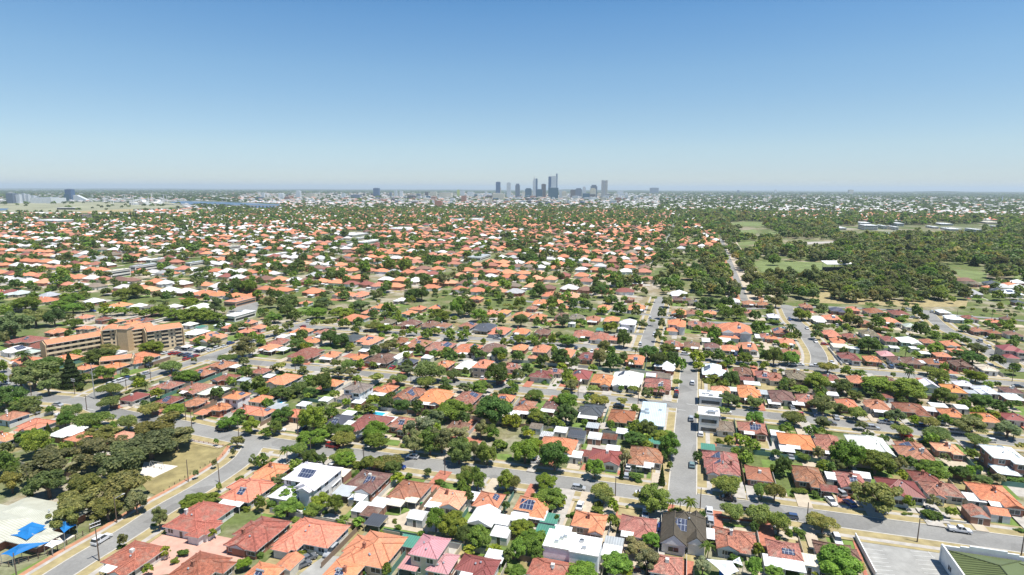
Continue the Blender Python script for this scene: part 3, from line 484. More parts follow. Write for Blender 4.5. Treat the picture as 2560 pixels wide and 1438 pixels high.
    # verandah along the camera side
    if detail and not two and not flat and r.random() < .4 and w > 9:
        pw = w * r.uniform(.4, .8); px = r.uniform(-.1, .1) * w
        m = MB(); zf = 2.35; zb = zE - .02; dep = 2.3; yb = -dd + .1 if len(rects) < 2 else rects[0][2] + .1
        m.face([(px - pw/2, yb - dep, zf), (px + pw/2, yb - dep, zf), (px + pw/2, yb, zb), (px - pw/2, yb, zb)], 0, [(0, 0), (pw, 0), (pw, dep), (0, dep)])
        m.face([(px - pw/2, yb - dep, zf - .12), (px + pw/2, yb - dep, zf - .12), (px + pw/2, yb - dep, zf), (px - pw/2, yb - dep, zf)], 1)
        m.face([(px - pw/2, yb, zb - .12), (px + pw/2, yb, zb - .12), (px + pw/2, yb - dep, zf - .12), (px - pw/2, yb - dep, zf - .12)], 1)
        wh = r.random() < .55
        vo = m.build('verandah_roof', ['roof_metal' if wh or c in METAL else 'clay_tile', 'fascia'], root, (.8, .8, .78, 1) if wh else cc)
        for sx in (-1, 0, 1):
            pm = MB(); pm.box(-.06, .06, -.06, .06, 0, zf - .12, 0); pm.build('post', ['fascia'], vo, loc=(px + sx * (pw/2 - .15), yb - dep + .15, 0))
    return root

def make_shed(rec):
    X, Y, w, d, c, fl = rec['x'], rec['y'], rec['w'], rec['d'], rec['c'], rec['fl']
    r = random.Random(int(X * 11.7 + Y * 5.1) & 0xffff)
    openp = 'P' in fl; gab = 'G' in fl
    base = COLS[c]; j = r.uniform(.85, 1.0)
    cc = (base[0] * j, base[1] * j, base[2] * j, AGE.get(c, 0))
    kind = ('carport' if 'G' in fl or w * d > 40 else 'patio_cover') if openp else 'shed'
    look = WORDS[c] + (' gabled ' if gab else ' flat ') + kind.replace('_', ' ')
    root = thing(kind, kind.replace('_', ' '), X, Y, look, ANG, 'backyard sheds and covers')
    ww, dd = w / 2, d / 2; z = r.uniform(2.3, 2.7)
    m = MB()
    if gab:
        a = d >= w
        tan = .42; s = min(w, d) / 2
        hip(m, -ww, ww, -dd, dd, z, tan, (True, True), None, .12)
    else:
        dz = .25
        P4 = [(-ww, -dd, z), (ww, -dd, z), (ww, dd, z + dz), (-ww, dd, z + dz)]
        L4 = [(p[0], p[1], p[2] - .14) for p in P4]
        m.face(P4, 0, [(0, 0), (w, 0), (w, d), (0, d)]); m.face(L4[::-1], 1)
        for k in range(4): m.face([L4[k], L4[(k + 1) % 4], P4[(k + 1) % 4], P4[k]], 1)
    ro = m.build('roof', ['roof_metal' if c in METAL else 'clay_tile', 'fascia', 'frame_white'], root, cc)
    if openp:
        for sx in (-1, 1):
            for sy in (-1, 1):
                pm = MB(); pm.box(-.06, .06, -.06, .06, 0, z - .1, 0)
                pm.build('post', ['fascia'], root, loc=(sx * (ww - .2), sy * (dd - .2), 0))
    else:
        wmb = MB(); walls(wmb, -ww + .1, ww - .1, -dd + .1, dd - .1, z - .08)
        wo = wmb.build('wall', ['wall_paint'], root, r.choice([(.62, .58, .48), (.5, .52, .5), (.66, .66, .64), (.30, .16, .11)]))
        opening(wo, 'door', 0, -dd + .09, 0, 0, 1)
    return root

def make_building(rec):
    X, Y, w, d, c, n = rec['x'], rec['y'], rec['w'], rec['d'], rec['c'], rec['n']
    r = random.Random(int(X * 3.7 + Y * 5.1) & 0xffff)
    h = 3.4 * n + .6
    look = WORDS[c].replace('roofed', 'flat topped') + (' one storey' if n == 1 else f' {NUM[n]} storey') + ' building'
    root = thing('commercial_building', 'building', X, Y, look, ANG, 'larger flat buildings')
    ww, dd = w / 2, d / 2
    m = MB(); m.box(-ww, ww, -dd, dd, h, h + .35, 1, topmat=0)
    base = COLS[c]
    ro = m.build('roof', ['roof_metal', 'fascia'], root, (*[min(.8, q) for q in base], 1))
    wmb = MB(); walls(wmb, -ww + .3, ww - .3, -dd + .3, dd - .3, h)
    wo = wmb.build('wall', ['wall_paint'], root, {'n': (.4, .35, .3), 'o': (.5, .3, .2), 'q': (.45, .5, .52)}.get(c, (.72, .70, .64)))
    for f_ in range(n):
        gm = MB(); gm.box(-ww + 1.2, ww - 1.2, -dd + .2, -dd + .32, 1.0 + 3.4 * f_, 2.4 + 3.4 * f_, 0)
        gm.build('window', ['glass'], wo)
        sx = 1 if X < 0 else -1
        gm = MB(); a, b = sorted((sx * (ww - .32), sx * (ww - .2))); gm.box(a, b, -dd + 1.2, dd - 1.2, 1.0 + 3.4 * f_, 2.4 + 3.4 * f_, 0)
        gm.build('window', ['glass'], wo)
    for k in range(4):
        u_ = MB(); s = r.uniform(.5, 1.3); u_.box(-s, s, -s * .7, s * .7, 0, s * .8, 0)
        u_.build('roof_unit', ['steel'], ro, loc=(r.uniform(-.4, .4) * w, r.uniform(-.35, .35) * d, h + .35))
    return root

# ---------------------------------------------------------------- trees
def lumps_round(r, kind):
    L = []
    if kind == 'round':
        for _ in range(34):
            a = r.uniform(0, 6.283); el = math.asin(r.uniform(-.55, 1)); q = r.uniform(.62, .86)
            L.append((math.cos(a) * math.cos(el) * q, math.sin(a) * math.cos(el) * q, math.sin(el) * q * .95, r.uniform(.18, .31)))
        L.append((0, 0, 0, .58))
    elif kind == 'umbrella':
        for _ in range(22):
            a = r.uniform(0, 6.283); q = math.sqrt(r.random()) * .78
            L.append((math.cos(a) * q, math.sin(a) * q, r.uniform(.0, .38) * (1 - q * .5), r.uniform(.24, .34)))
    elif kind == 'gum':
        sq = [r.uniform(.7, 1.08) for _ in range(5)]
        for _ in range(24):
            a = r.uniform(0, 6.283); el = math.asin(r.uniform(-.5, 1)); q = r.uniform(.4, .85) * sq[int(a / 1.2567) % 5]
            L.append((math.cos(a) * math.cos(el) * q, math.sin(a) * math.cos(el) * q, math.sin(el) * q, r.uniform(.15, .31)))
    elif kind == 'shrub':
        for _ in range(9):
            a = r.uniform(0, 6.283); q = r.uniform(.1, .6)
            L.append((math.cos(a) * q, math.sin(a) * q, r.uniform(-.7, .3), r.uniform(.35, .5)))
    return L
def crown_arrays(seed, kind, n, size):
    """leaf quads over the surfaces of many lumps: (verts, faces) numpy; the crown spans about -1..1"""
    g = np.random.default_rng(seed); r = random.Random(seed)
    if kind == 'cone':
        t = g.random(n) ** .7; z = 1 - 2 * t; rad = t * .95 * (.82 + .18 * np.sin(z * 26)); a = g.random(n) * 6.283
        c = np.stack([np.cos(a) * rad, np.sin(a) * rad, z - .06 * rad], 1); nrm = np.stack([np.cos(a), np.sin(a), np.full(n, .5)], 1)
        core = None
    else:
        L = np.array(lumps_round(r, kind))
        wgt = L[:, 3] ** 2; idx = g.choice(len(L), n, p=wgt / wgt.sum())
        dv = g.normal(size=(n, 3)); dv /= np.linalg.norm(dv, axis=1)[:, None]
        low = dv[:, 2] < -.2; dv[low, 2] *= np.where(g.random(low.sum()) < .6, -1, 1)
        rr = L[idx, 3] * (g.random(n) ** .25) * g.uniform(.9, 1.12, n)
        c = L[idx, :3] + dv * rr[:, None]; nrm = dv + np.array([0, 0, .45])
    nrm = nrm + g.normal(size=(n, 3)) * .5; nrm /= np.linalg.norm(nrm, axis=1)[:, None]
    t1 = np.cross(nrm, g.normal(size=(n, 3))); t1 /= np.linalg.norm(t1, axis=1)[:, None]; t2 = np.cross(nrm, t1)
    s = size * g.uniform(.6, 1.4, n)[:, None]; s2 = s * g.uniform(.55, .95, n)[:, None]
    v = np.stack([c - t1 * s, c - t2 * s2, c + t1 * s, c + t2 * s2], 1).reshape(-1, 3)
    f = np.arange(4 * n).reshape(-1, 4)
    return v, f
def mesh_np(name, v, f, mat, colr=None):
    me = bpy.data.meshes.new(name); nv, (nf, k) = len(v), f.shape
    me.vertices.add(nv); me.vertices.foreach_set('co', v.astype(np.float32).ravel())
    me.loops.add(nf * k); me.loops.foreach_set('vertex_index', f.astype(np.int32).ravel())
    me.polygons.add(nf); me.polygons.foreach_set('loop_start', np.arange(0, nf * k, k, dtype=np.int32))
    me.polygons.foreach_set('loop_total', np.full(nf, k, dtype=np.int32))
    if colr is not None:
        at = me.attributes.new('col', 'FLOAT_COLOR', 'POINT'); at.data.foreach_set('color', colr.astype(np.float32).ravel())
    me.materials.append(mat); me.update(calc_edges=True); return me
CROWNS = {}
for kind, nv, n, sz in (('round', 7, 9000, .047), ('umbrella', 6, 7500, .046), ('gum', 9, 7000, .046), ('shrub', 5, 1500, .1), ('cone', 2, 5000, .06)):
    CROWNS[kind] = [mesh_np('crown', *crown_arrays(100 + i * 7 + len(kind), kind, n, sz), M['leaf']) for i in range(nv)]
def trunk_mesh(seed, kind):
    r = random.Random(seed); m = MB()
    if kind == 'cone':
        m.tube((0, 0, 0), (0, 0, 1.0), .05, .02, 7); return m.data('trunk', ['bark'])
    t = .42
    m.tube((0, 0, 0), (.01, 0, t), .055, .04, 8)
    for k in range(5):
        a = k * 1.257 + r.uniform(-.4, .4); e = (math.cos(a) * r.uniform(.16, .3), math.sin(a) * r.uniform(.16, .3), r.uniform(.7, .88))
        mid = (e[0] * .55, e[1] * .55, t + (e[2] - t) * .45)
        m.tube((.01, 0, t - .02), mid, .03, .022, 6); m.tube(mid, e, .022, .008, 6)
    return m.data('trunk', ['bark'])
TRUNKS = [trunk_mesh(i, 'x') for i in range(4)]; TRUNK_C = trunk_mesh(0, 'cone')
TK = {'a': ('round', (.185, .265, .055)), 'D': ('round', (.12, .18, .055)), 'U': ('umbrella', (.215, .25, .08)), 'E': ('gum', (.19, .215, .105)),
      'e': ('gum', (.26, .28, .18)), 'O': ('gum', (.25, .23, .09)), 'y': ('round', (.24, .29, .04)), 'h': ('shrub', (.14, .205, .045)),
      'C': ('cone', (.05, .09, .02)), 'N': ('cone', (.035, .06, .018)), 'p': ('palm', (.10, .15, .03)), 'i': ('palm', (.06, .10, .025))}
TWORD = {'a': 'leafy green round tree', 'D': 'dense dark green tree', 'U': 'flat topped olive street tree', 'E': 'grey green spreading gum tree',
         'e': 'pale silvery gum tree', 'O': 'olive brown spreading gum tree', 'y': 'bright yellow green tree', 'h': 'low clipped green shrub',
         'C': 'narrow dark conifer', 'N': 'tall dark conifer', 'p': 'slender palm with arching fronds', 'i': 'thick crowned date palm'}
def palm_mesh(seed, nf):
    r = random.Random(seed); m = MB()
    for k in range(nf):
        a = k * 2.399 + r.uniform(-.2, .2); el = r.uniform(-.1, 1.2); L = r.uniform(.85, 1.05)
        pts = []
        for q in range(7):
            t = q / 6; hx = L * t * math.cos(el * (1 - .5 * t)); hz = L * (t * math.sin(el) - .75 * t * t)
            pts.append(Vector((math.cos(a) * hx, math.sin(a) * hx, hz)))
        sd = Vector((-math.sin(a), math.cos(a), 0))
        for q in range(6):
            w0, w1 = .13 * math.sin(math.pi * (q / 6 * .85 + .12)), .13 * math.sin(math.pi * ((q + 1) / 6 * .85 + .12))
            dr = Vector((0, 0, -.05))
            for s in (-1, 1):
                m.face([pts[q], pts[q + 1], pts[q + 1] + sd * s * w1 + dr, pts[q] + sd * s * w0 + dr], 0)
    return m.data('fronds', ['leaf'])
PALMS = [palm_mesh(1, 26), palm_mesh(2, 46)]
def palm_trunk():
    m = MB(); 
    for q in range(6): m.tube((.01 * q, 0, q / 6), (.01 * (q + 1), 0, (q + 1) / 6), .032 - q * .002, .030 - q * .002, 8)
    return m.data('trunk', ['bark'])
PTR = palm_trunk()
def make_tree(rec):
    X, Y, R, Hc, zc, k = rec['x'], rec['y'], rec['R'], rec['H'], rec['z'], rec['k']
    kind, c = TK[k]; r = random.Random(int(X * 17.7 + Y * 9.1) & 0xfffff)
    j = r.uniform(.75, 1.25); cc = (c[0] * j * (r.uniform(.78, 1.22) if k != 'O' else r.uniform(.85, 1.0)), c[1] * j, c[2] * j * r.uniform(.8, 1.2), 1)
    nm = {'shrub': 'shrub', 'palm': 'palm_tree', 'cone': 'conifer'}.get(kind, 'tree')
    size = 'small ' if R < 2 else 'large ' if R > 6 else ''
    root = thing(nm, nm.replace('_', ' '), X, Y, (size if kind != 'shrub' else '') + TWORD[k], 0, {'shrub': 'garden shrubs', 'palm': 'palms', 'cone': 'conifers'}.get(kind, 'suburban trees'))
    if kind == 'palm':
        put('fronds', PALMS[k == 'i'], root, cc, (.0, 0, zc), r.uniform(0, 6), (R * 1.05,) * 3)
        put('trunk', PTR, root, None, None, 0, ((zc * 1.0) * (1.0 if k == 'p' else 1.6),) * 2 + (zc,))
        return root
    me = r.choice(CROWNS[kind])
    if kind == 'shrub':
        put('foliage', me, root, cc, (0, 0, Hc * .42), r.uniform(0, 6), (R, R * r.uniform(.8, 1.1), Hc * .5)); put('stem', TRUNKS[0], root, None, None, 0, (Hc * .6,) * 3)
        return root
    bot = .12 if kind == 'umbrella' else 0
    o = put('crown', me, root, cc, (0, 0, zc - (Hc * .18 if kind == 'umbrella' else 0)), r.uniform(0, 6), (R, R * r.uniform(.88, 1.1), Hc * (.5 if kind != 'umbrella' else .85)))
    tt = put('trunk', TRUNK_C if kind == 'cone' else r.choice(TRUNKS), root, None, None, r.uniform(0, 6))
    ht = zc + (Hc * .2 if kind != 'cone' else Hc * .5); tt.scale = (max(R * 1.5, ht * .7), max(R * 1.5, ht * .7), ht)
    return root
def tree_rec(px, py, pw, ph, k):
    zc = 5.0
    for _ in range(4):
        X, Y = P(px, py, zc); dep = proj(X, Y, zc)[2]; s = F / dep
        al = math.atan2(H - zc, math.hypot(X, Y)); R = pw / 2 / s; hm = ph / s
        kind = TK[k][0]
        Hc = math.sqrt(max(hm * hm - (2 * R * math.sin(al)) ** 2, (.5 * R) ** 2)) / math.cos(al)
        Hc = min(max(Hc, {'umbrella': .75 * R, 'shrub': .8 * R}.get(kind, 1.05 * R)), {'umbrella': 1.5, 'shrub': 1.6, 'cone': 8, 'palm': 2}.get(kind, 2.6) * R)
        if kind == 'shrub': zc = Hc * .45
        elif kind == 'palm': zc = max(4.5, 2.2 * R)
        elif kind == 'cone': zc = Hc * .52
        elif kind == 'umbrella': zc = 2.2 + Hc * .5
        else: zc = 1.2 + Hc * .45
    return dict(x=X, y=Y, R=R * 1.1, H=Hc * 1.1, z=zc, k=k, s=R * s)
NUM = ['zero', 'one', 'two', 'three', 'four', 'five', 'six']
# ---------------------------------------------------------------- streets
RPX = {'R1a': [(-60, 900), (8, 930), (32, 978), (62, 988), (100, 997), (212, 1003), (250, 1025), (300, 1038), (350, 1047), (437, 1062), (500, 1077), (600, 1097)],
 'S': [(100, 1470), (150, 1438), (225, 1390), (325, 1332), (400, 1280), (500, 1225), (575, 1177), (615, 1146), (636, 1112)],
 'Dg': [(232, 1000), (245, 985), (312, 960), (400, 932), (475, 908), (562, 880), (640, 850), (707, 832), (780, 803)],
 'W': [(2045, 924), (2050, 890), (2020, 847), (2007, 822), (1982, 802), (1965, 765)],
 'E': [(2315, 778), (2345, 812), (2382, 835), (2432, 850), (2482, 890), (2540, 925)],
 'Ltop': [(1500, 838), (1640, 836)]}
FITS = {'R1b': ([(700, 1107), (890, 1130), (1015, 1160), (1140, 1177), (1240, 1187), (1317, 1200), (1430, 1212), (1567, 1232), (1705, 1250), (1780, 1265), (1995, 1287), (2120, 1300), (2245, 1320), (2370, 1337), (2520, 1355)], 604, 2900),
 'R2a': ([(640, 905), (765, 922), (915, 937), (1015, 947), (1115, 957), (1300, 977), (1430, 987), (1530, 1000), (1692, 1012)], 560, 1700),
 'R2b': ([(1830, 1027), (1920, 1042), (2007, 1050), (2095, 1062), (2220, 1072), (2395, 1090), (2545, 1107)], 1715, 2900),
 'R3a': ([(877, 825), (965, 832), (1090, 840), (1215, 847), (1317, 857), (1455, 867)], 700, 1600),
 'R3b': ([(1767, 905), (1917, 910), (1982, 915), (2032, 920), (2095, 927), (2232, 937), (2345, 947), (2445, 955), (2545, 962)], 1728, 2900)}
ROADS = {}
def lfit(pts):
    a = np.array([P(*p) for p in pts]); return np.polyfit(a[:, 0], a[:, 1], 1)
for k, (pts, x0, x1) in FITS.items():
    m_, c_ = lfit(pts)
    def at(px, m_=m_, c_=c_, pts=pts):     # point of the fitted line under the picture column px
        lo, hi = -900.0, 900.0
        for _ in range(50):
            q = (lo + hi) / 2
            if proj(q, m_ * q + c_)[0] < px: lo = q
            else: hi = q
        return (lo, m_ * lo + c_)
    ROADS[k] = [at(x0), at(x1)]
av = np.array([P(*p) for p in [(1705, 1240), (1708, 1180), (1710, 1130), (1715, 1078), (1717, 1028), (1720, 978), (1725, 915), (1722, 893)]])
mv, cv = np.polyfit(av[:, 1], av[:, 0], 1)
y0 = av[0, 1]; y1 = av[-1, 1]
ROADS['V'] = [(mv * y0 + cv, y0), (mv * y1 + cv, y1)]
av2 = np.array([P(*p) for p in [(1608, 872), (1622, 850), (1635, 822), (1645, 772), (1647, 752)]])
m2, c2 = np.polyfit(av2[:, 1], av2[:, 0], 1)
ROADS['V2'] = [(m2 * (av2[0, 1]) + c2, av2[0, 1]), (m2 * (av2[-1, 1] + 15) + c2, av2[-1, 1] + 15)]
ROADS['R3c'] = [ROADS['R3a'][1], P(1660, 880), ROADS['V'][1], ROADS['R3b'][0]]
for k, pts in RPX.items():
    q = [P(*p) for p in pts]
    for _ in range(2 if len(q) > 3 else 0):
        n_ = [q[0]]
        for a, b in zip(q, q[1:]): n_ += [(a[0] * .75 + b[0] * .25, a[1] * .75 + b[1] * .25), (a[0] * .25 + b[0] * .75, a[1] * .25 + b[1] * .75)]
        q = n_ + [q[-1]]
    ROADS[k] = q
ROADS['R1a'][-1] = P(600, 1097)
ROADS['R2l'] = [ROADS['R2a'][0], P(520, 893)]
ROADS['long'] = [P(*p) for p in [(1862, 752), (1842, 700), (1822, 650), (1806, 610), (1803, 596)]]
ROADS['far'] = [P(*p) for p in [(1650, 640), (1668, 600), (1684, 565), (1700, 535)]]
ROADS['cross'] = [P(1300, 752), P(1640, 790), P(1720, 805), P(1935, 812)]
ROADS['parkroad'] = [P(1650, 792 - 6), P(1920, 770), P(2065, 768), P(2270, 777), P(2400, 790), P(2600, 806)]
WID = {'V2': 8.5, 'long': 6.5, 'far': 5, 'S': 7.2, 'Dg': 8.0, 'R2a': 7.5, 'parkroad': 6.5, 'cross': 6.5, 'Ltop': 6}
SEGS = []
for k, q in ROADS.items():
    for a, b in zip(q, q[1:]): SEGS.append((a, b, WID.get(k, 8.2) / 2, k))
def road_dist(x, y, skip=None):
    best = 1e9
    for a, b, hw, k in SEGS:
        if k == skip: continue
        dx, dy = b[0] - a[0], b[1] - a[1]; L = dx * dx + dy * dy
        t = 0 if L == 0 else max(0, min(1, ((x - a[0]) * dx + (y - a[1]) * dy) / L))
        best = min(best, math.hypot(x - a[0] - t * dx, y - a[1] - t * dy) - hw)
    return best
def resample(q, step):
    out = [q[0]]; 
    for a, b in zip(q, q[1:]):
        L = math.hypot(b[0] - a[0], b[1] - a[1]); n = max(1, int(L / step))
        out += [(a[0] + (b[0] - a[0]) * i / n, a[1] + (b[1] - a[1]) * i / n) for i in range(1, n + 1)]
    return out
def normals(q):
    out = []
    for i in range(len(q)):
        a = q[max(0, i - 1)]; b = q[min(len(q) - 1, i + 1)]
        L = math.hypot(b[0] - a[0], b[1] - a[1]) or 1; out.append((-(b[1] - a[1]) / L, (b[0] - a[0]) / L))
    return out
def strip(mb, q, o0, o1, z, mat=0, thick=0, skip=None, pad=.2):
    nn = normals(q)
    for i in range(len(q) - 1):
        pts = [(q[i][0] + nn[i][0] * o0, q[i][1] + nn[i][1] * o0), (q[i + 1][0] + nn[i + 1][0] * o0, q[i + 1][1] + nn[i + 1][1] * o0),
               (q[i + 1][0] + nn[i + 1][0] * o1, q[i + 1][1] + nn[i + 1][1] * o1), (q[i][0] + nn[i][0] * o1, q[i][1] + nn[i][1] * o1)]
        if skip is not None:
            cx = sum(p[0] for p in pts) / 4; cy = sum(p[1] for p in pts) / 4
            if road_dist(cx, cy, skip) < pad: continue
        if o1 < o0: pts = pts[::-1]
        a = [(p[0], p[1], z) for p in pts]
        if a[0] == a[1]: continue
        n3 = (Vector(a[1]) - Vector(a[0])).cross(Vector(a[3]) - Vector(a[0])).z
        if n3 < 0: a = a[::-1]
        mb.face(a, mat)
        if thick:
            lo = [(p[0], p[1], z - thick) for p in a]
            for k in range(4): mb.face([lo[k], lo[(k + 1) % 4], a[(k + 1) % 4], a[k]], mat)
zr = .16
for i, (k, q) in enumerate(ROADS.items()):
    hw = WID.get(k, 8.2) / 2
    mb = MB(); qq = resample(q, 4.0)
    strip(mb, qq, -hw, hw, zr + .003 * i)
    for e in (qq[0], qq[-1]):       # rounded ends fill the junction corners
        ring = [(e[0] + math.cos(t * math.pi / 8) * hw * 1.0, e[1] + math.sin(t * math.pi / 8) * hw * 1.0) for t in range(16)]
        sheet(mb, ring, zr + .0015 + .003 * i)
    structure('road', mb, ['asphalt' if k not in ('parkroad', 'cross') else 'asphalt'])
near = [k for k in ROADS if k not in ('far', 'long', 'parkroad', 'cross', 'Ltop')]
for ki, k in enumerate(near):
    zo = .0017 * ki; hw = WID.get(k, 8.2) / 2; q = resample(ROADS[k], 1.6)
    vb, kb, fb = MB(), MB(), MB()
    for s in (-1, 1):
        strip(kb, q, s * hw, s * (hw + .4), .30 + zo, 0, .16, k, .05)
        strip(vb, q, s * (hw + .4), s * (hw + 3.4), .262 + zo * .4, 0, .1, k, .3)
        strip(fb, q, s * (hw + 3.4), s * (hw + 5.0), .275 + zo, 0, .1, k, .6)
        strip(vb, q, s * (hw + 5.0), s * (hw + 6.2), .248 + zo * .4, 0, .1, k, .8)
    structure('kerb', kb, ['kerb']); structure('verge', vb, ['verge_m'] if 'verge_m' in M else ['dry_grass']); structure('footpath', fb, ['concrete'])

# long road with its red earth median and sandy shoulders
mb = MB(); q = resample(ROADS['long'], 8)
strip(mb, q, 3.2, 7, .2); strip(mb, q, -12, -3.2, .19, 1); strip(mb, q, -16, -12, .185, 0); strip(mb, q, -26, -16, .18, 1); strip(mb, q, 7, 15, .18, 1)
structure('median_path', mb, ['red_dirt', 'sand', 'concrete'])
# footpath with red earth along the side road by the park
mb = MB(); q = resample(ROADS['S'], 2)
strip(mb, q, 8.2, 9.6, .31, 0, 0, 'S', 2); structure('path', mb, ['red_dirt'])

# ---------------------------------------------------------------- ground
def ground_material():
    m, nt, b, o = new_mat('ground')
    pos = position(nt)
    n1 = noise(nt, .045, 6, pos, .7); n2 = noise(nt, .013, 5, pos, .65); n3 = noise(nt, .6, 4, pos, .7)
    c = mix(nt, 'MIX', (.25, .205, .125), (.38, .33, .26), ramp(nt, n1, .46, .56))
    c = mix(nt, 'MIX', c, (.12, .15, .05), ramp(nt, n2, .40, .54))
    c = mix(nt, 'MIX', c, (.40, .22, .14), ramp(nt, noise(nt, .03, 5, pos, .7), .62, .7))
    c = mix(nt, 'MULTIPLY', c, ramp(nt, n3, .3, .7, (.7,) * 3, (1.2,) * 3), 1.0)
    ln = N(nt, 'ShaderNodeVectorMath', operation='LENGTH'); nt.links.new(pos, ln.inputs[0])
    mr = N(nt, 'ShaderNodeMapRange'); nt.links.new(ln.outputs['Value'], mr.inputs[0]); mr.inputs[1].default_value = 1100; mr.inputs[2].default_value = 3400
    vo = N(nt, 'ShaderNodeTexVoronoi'); vo.inputs['Scale'].default_value = .016; nt.links.new(pos, vo.inputs['Vector'])
    sep = N(nt, 'ShaderNodeSeparateColor'); nt.links.new(vo.outputs['Color'], sep.inputs[0])
    far = mix(nt, 'MIX', (.045, .065, .03), (.09, .11, .05), ramp(nt, noise(nt, .004, 4, pos), .4, .6))
    far = mix(nt, 'MIX', far, (.42, .40, .38), ramp(nt, sep.outputs[0], .86, .9))
    c = mix(nt, 'MIX', c, far, mr.outputs[0])
    nt.links.new(c, b.inputs['Base Color']); b.inputs['Roughness'].default_value = .95; b.inputs['Specular IOR Level'].default_value = .1
    return m
M['ground'] = ground_material()
mb = MB(); sheet(mb, [(-60000, -400), (60000, -400), (60000, 60000), (-60000, 60000)], 0); structure('ground', mb, ['ground'])

def patch(name, polys, z, mat, px=True):
    mb = MB()
    for i, q in enumerate(polys):
        w = [P(*p) for p in q] if px else q
        a = sum((w[j][0] * w[(j + 1) % len(w)][1] - w[(j + 1) % len(w)][0] * w[j][1]) for j in range(len(w)))
        sheet(mb, w if a > 0 else w[::-1], z + .002 * i)
    return structure(name, mb, [mat])
def cp(c, s): ox, oy = CROP[c]; n = [float(t) for t in s.split()]; return [(n[i] / 4 + ox, n[i + 1] / 4 + oy) for i in range(0, len(n), 2)]
M['pale_ground'] = simple('pale_ground', (.27, .27, .17), .95, var=.35, scale=.008)
patch('park_grass', [cp('P', '1480 260 1860 90 2290 150 2420 170 2400 240 2150 420 1800 640 1600 650 1480 600 1380 470'), cp('A', '0 0 1 0 1 1')][:1], .12, 'olive_grass')
patch('playground_sand', [cp('P', '1440 300 1780 345 1540 460 1400 430')], .14, 'white_sand')
patch('lawn', [cp('P', '100 1438 600 1190 1180 920 1480 760 1500 780 1150 1010 640 1270 300 1438'), cp('A', '1130 800 1350 730 1470 730 1400 790 1150 850'),
               cp('Q', '1290 780 1510 750 1540 790 1420 840 1290 830'), cp('Q', '1270 70 1450 90 1420 140 1280 140'), cp('Q', '90 690 240 620 260 700 150 750'),
               cp('R', '1160 410 1320 400 1320 510 1180 500'), cp('R', '1350 410 1440 410 1440 520 1340 515'), cp('R', '940 350 1060 360 1050 440 930 430'),
               cp('S', '260 600 440 610 540 690 480 740 290 720'), cp('C', '610 1270 760 1280 730 1340 600 1330'), cp('R', '2030 880 2350 900 2340 960 2030 940'),
               cp('S', '2390 1330 2560 1330 2560 1432 2420 1432'), cp('B', '400 130 560 90 580 120 470 200 410 170'), cp('Q', '2400 220 2560 230 2550 310 2420 290'),
               cp('A', '1900 480 2180 470 2180 510 1930 520'), cp('D', '1610 310 1780 370 1720 400 1640 370'), cp('D', '320 255 480 290 470 305 350 300'), cp('D', '330 530 430 590 440 670 400 690 340 660'),
               cp('D', '1020 1190 1180 1210 1150 1260 1030 1240'), cp('R', '1920 460 1990 470 1960 560 1925 560'), cp('C', '1130 1090 1260 1100 1240 1130 1140 1120')], .13, 'green_grass')
M['field_green'] = simple('field_green', (.16, .20, .07), .95, var=.3, scale=.06)
patch('sports_field', [cp('Z', '-160 895 0 890 560 905 640 930 600 985 350 1005 -60 1000'), cp('Z', '1840 975 2190 1005 2180 1085 1930 1060'), cp('Z', '2440 1020 2620 1030 2620 1130 2500 1090')], .1, 'field_green')
patch('golf_green', [cp('Y', '2130 520 2300 500 2560 510 2560 540 2200 540'), cp('Y', '2260 590 2420 575 2470 600 2400 625 2270 615'), cp('Y', '2230 715 2400 695 2480 700 2400 730 2250 740'), cp('Z', '0 515 190 520 160 555 20 545'), cp('Z', '0 595 180 600 150 625 10 620')], .1, 'field_green')
patch('dry_clearing', [cp('Z', '460 1190 600 1170 640 1250 560 1290 440 1270'), cp('Z', '400 1250 2000 1290 1980 1350 1500 1350 500 1310'), cp('Y', '1980 780 2250 770 2150 720 1990 740'), cp('T', '730 395 1330 370 1330 395 740 412'), cp('T', '1830 365 1980 365 1975 405 1830 400')], .09, 'dry_grass')
patch('racecourse', [cp('T', '-200 320 1000 300 1700 335 1330 372 700 400 -200 420'), cp('T', '1250 300 1680 300 1900 350 1300 370')], .05, 'pale_ground')
patch('river', [cp('T', '1680 305 1800 292 2200 300 2560 315 2800 325 2800 350 2300 345 1900 330'), cp('T', '-60 365 90 365 60 385 -60 390'), cp('X', '0 335 200 330 190 375 0 375'), cp('X', '2120 190 2500 185 2500 225 2200 225')], .3, 'river_m' if 'river_m' in M else 'water_blue')
M['river_m'] = simple('river_m', (.06, .10, .16), .3, var=.1, scale=.01)
for o in list(scene.objects):
    if o.name == 'river': o.data.materials[0] = M['river_m']
patch('reservoir', [cp('Z', '370 705 440 700 660 695 640 712 380 728')], .3, 'concrete')
patch('school_yard', [cp('A', '2260 180 2560 170 2600 60 2480 70 2330 100')], .11, 'asphalt')
M['bay_grey'] = simple('bay_grey', (.31, .305, .28), .9, var=.2, scale=.3)
patch('car_park', [cp('A', '1640 575 1830 520 2110 540 2050 570 1920 610 1650 590'), cp('S', '900 1090 1560 1160 1760 1200 1900 1460 1060 1460'), cp('Q', '400 1460 560 1330 690 1240 830 1250 840 1290 640 1460')], .16, 'bay_grey')
M['pink_paving'] = simple('pink_paving', (.52, .31, .24), .9, var=.15, scale=.5)
patch('brick_forecourt', [cp('P', '1530 960 1600 930 2480 1100 2620 1200 2300 1330 1600 1438 1400 1438 1640 1200 1300 1060')], .134, 'pink_paving')
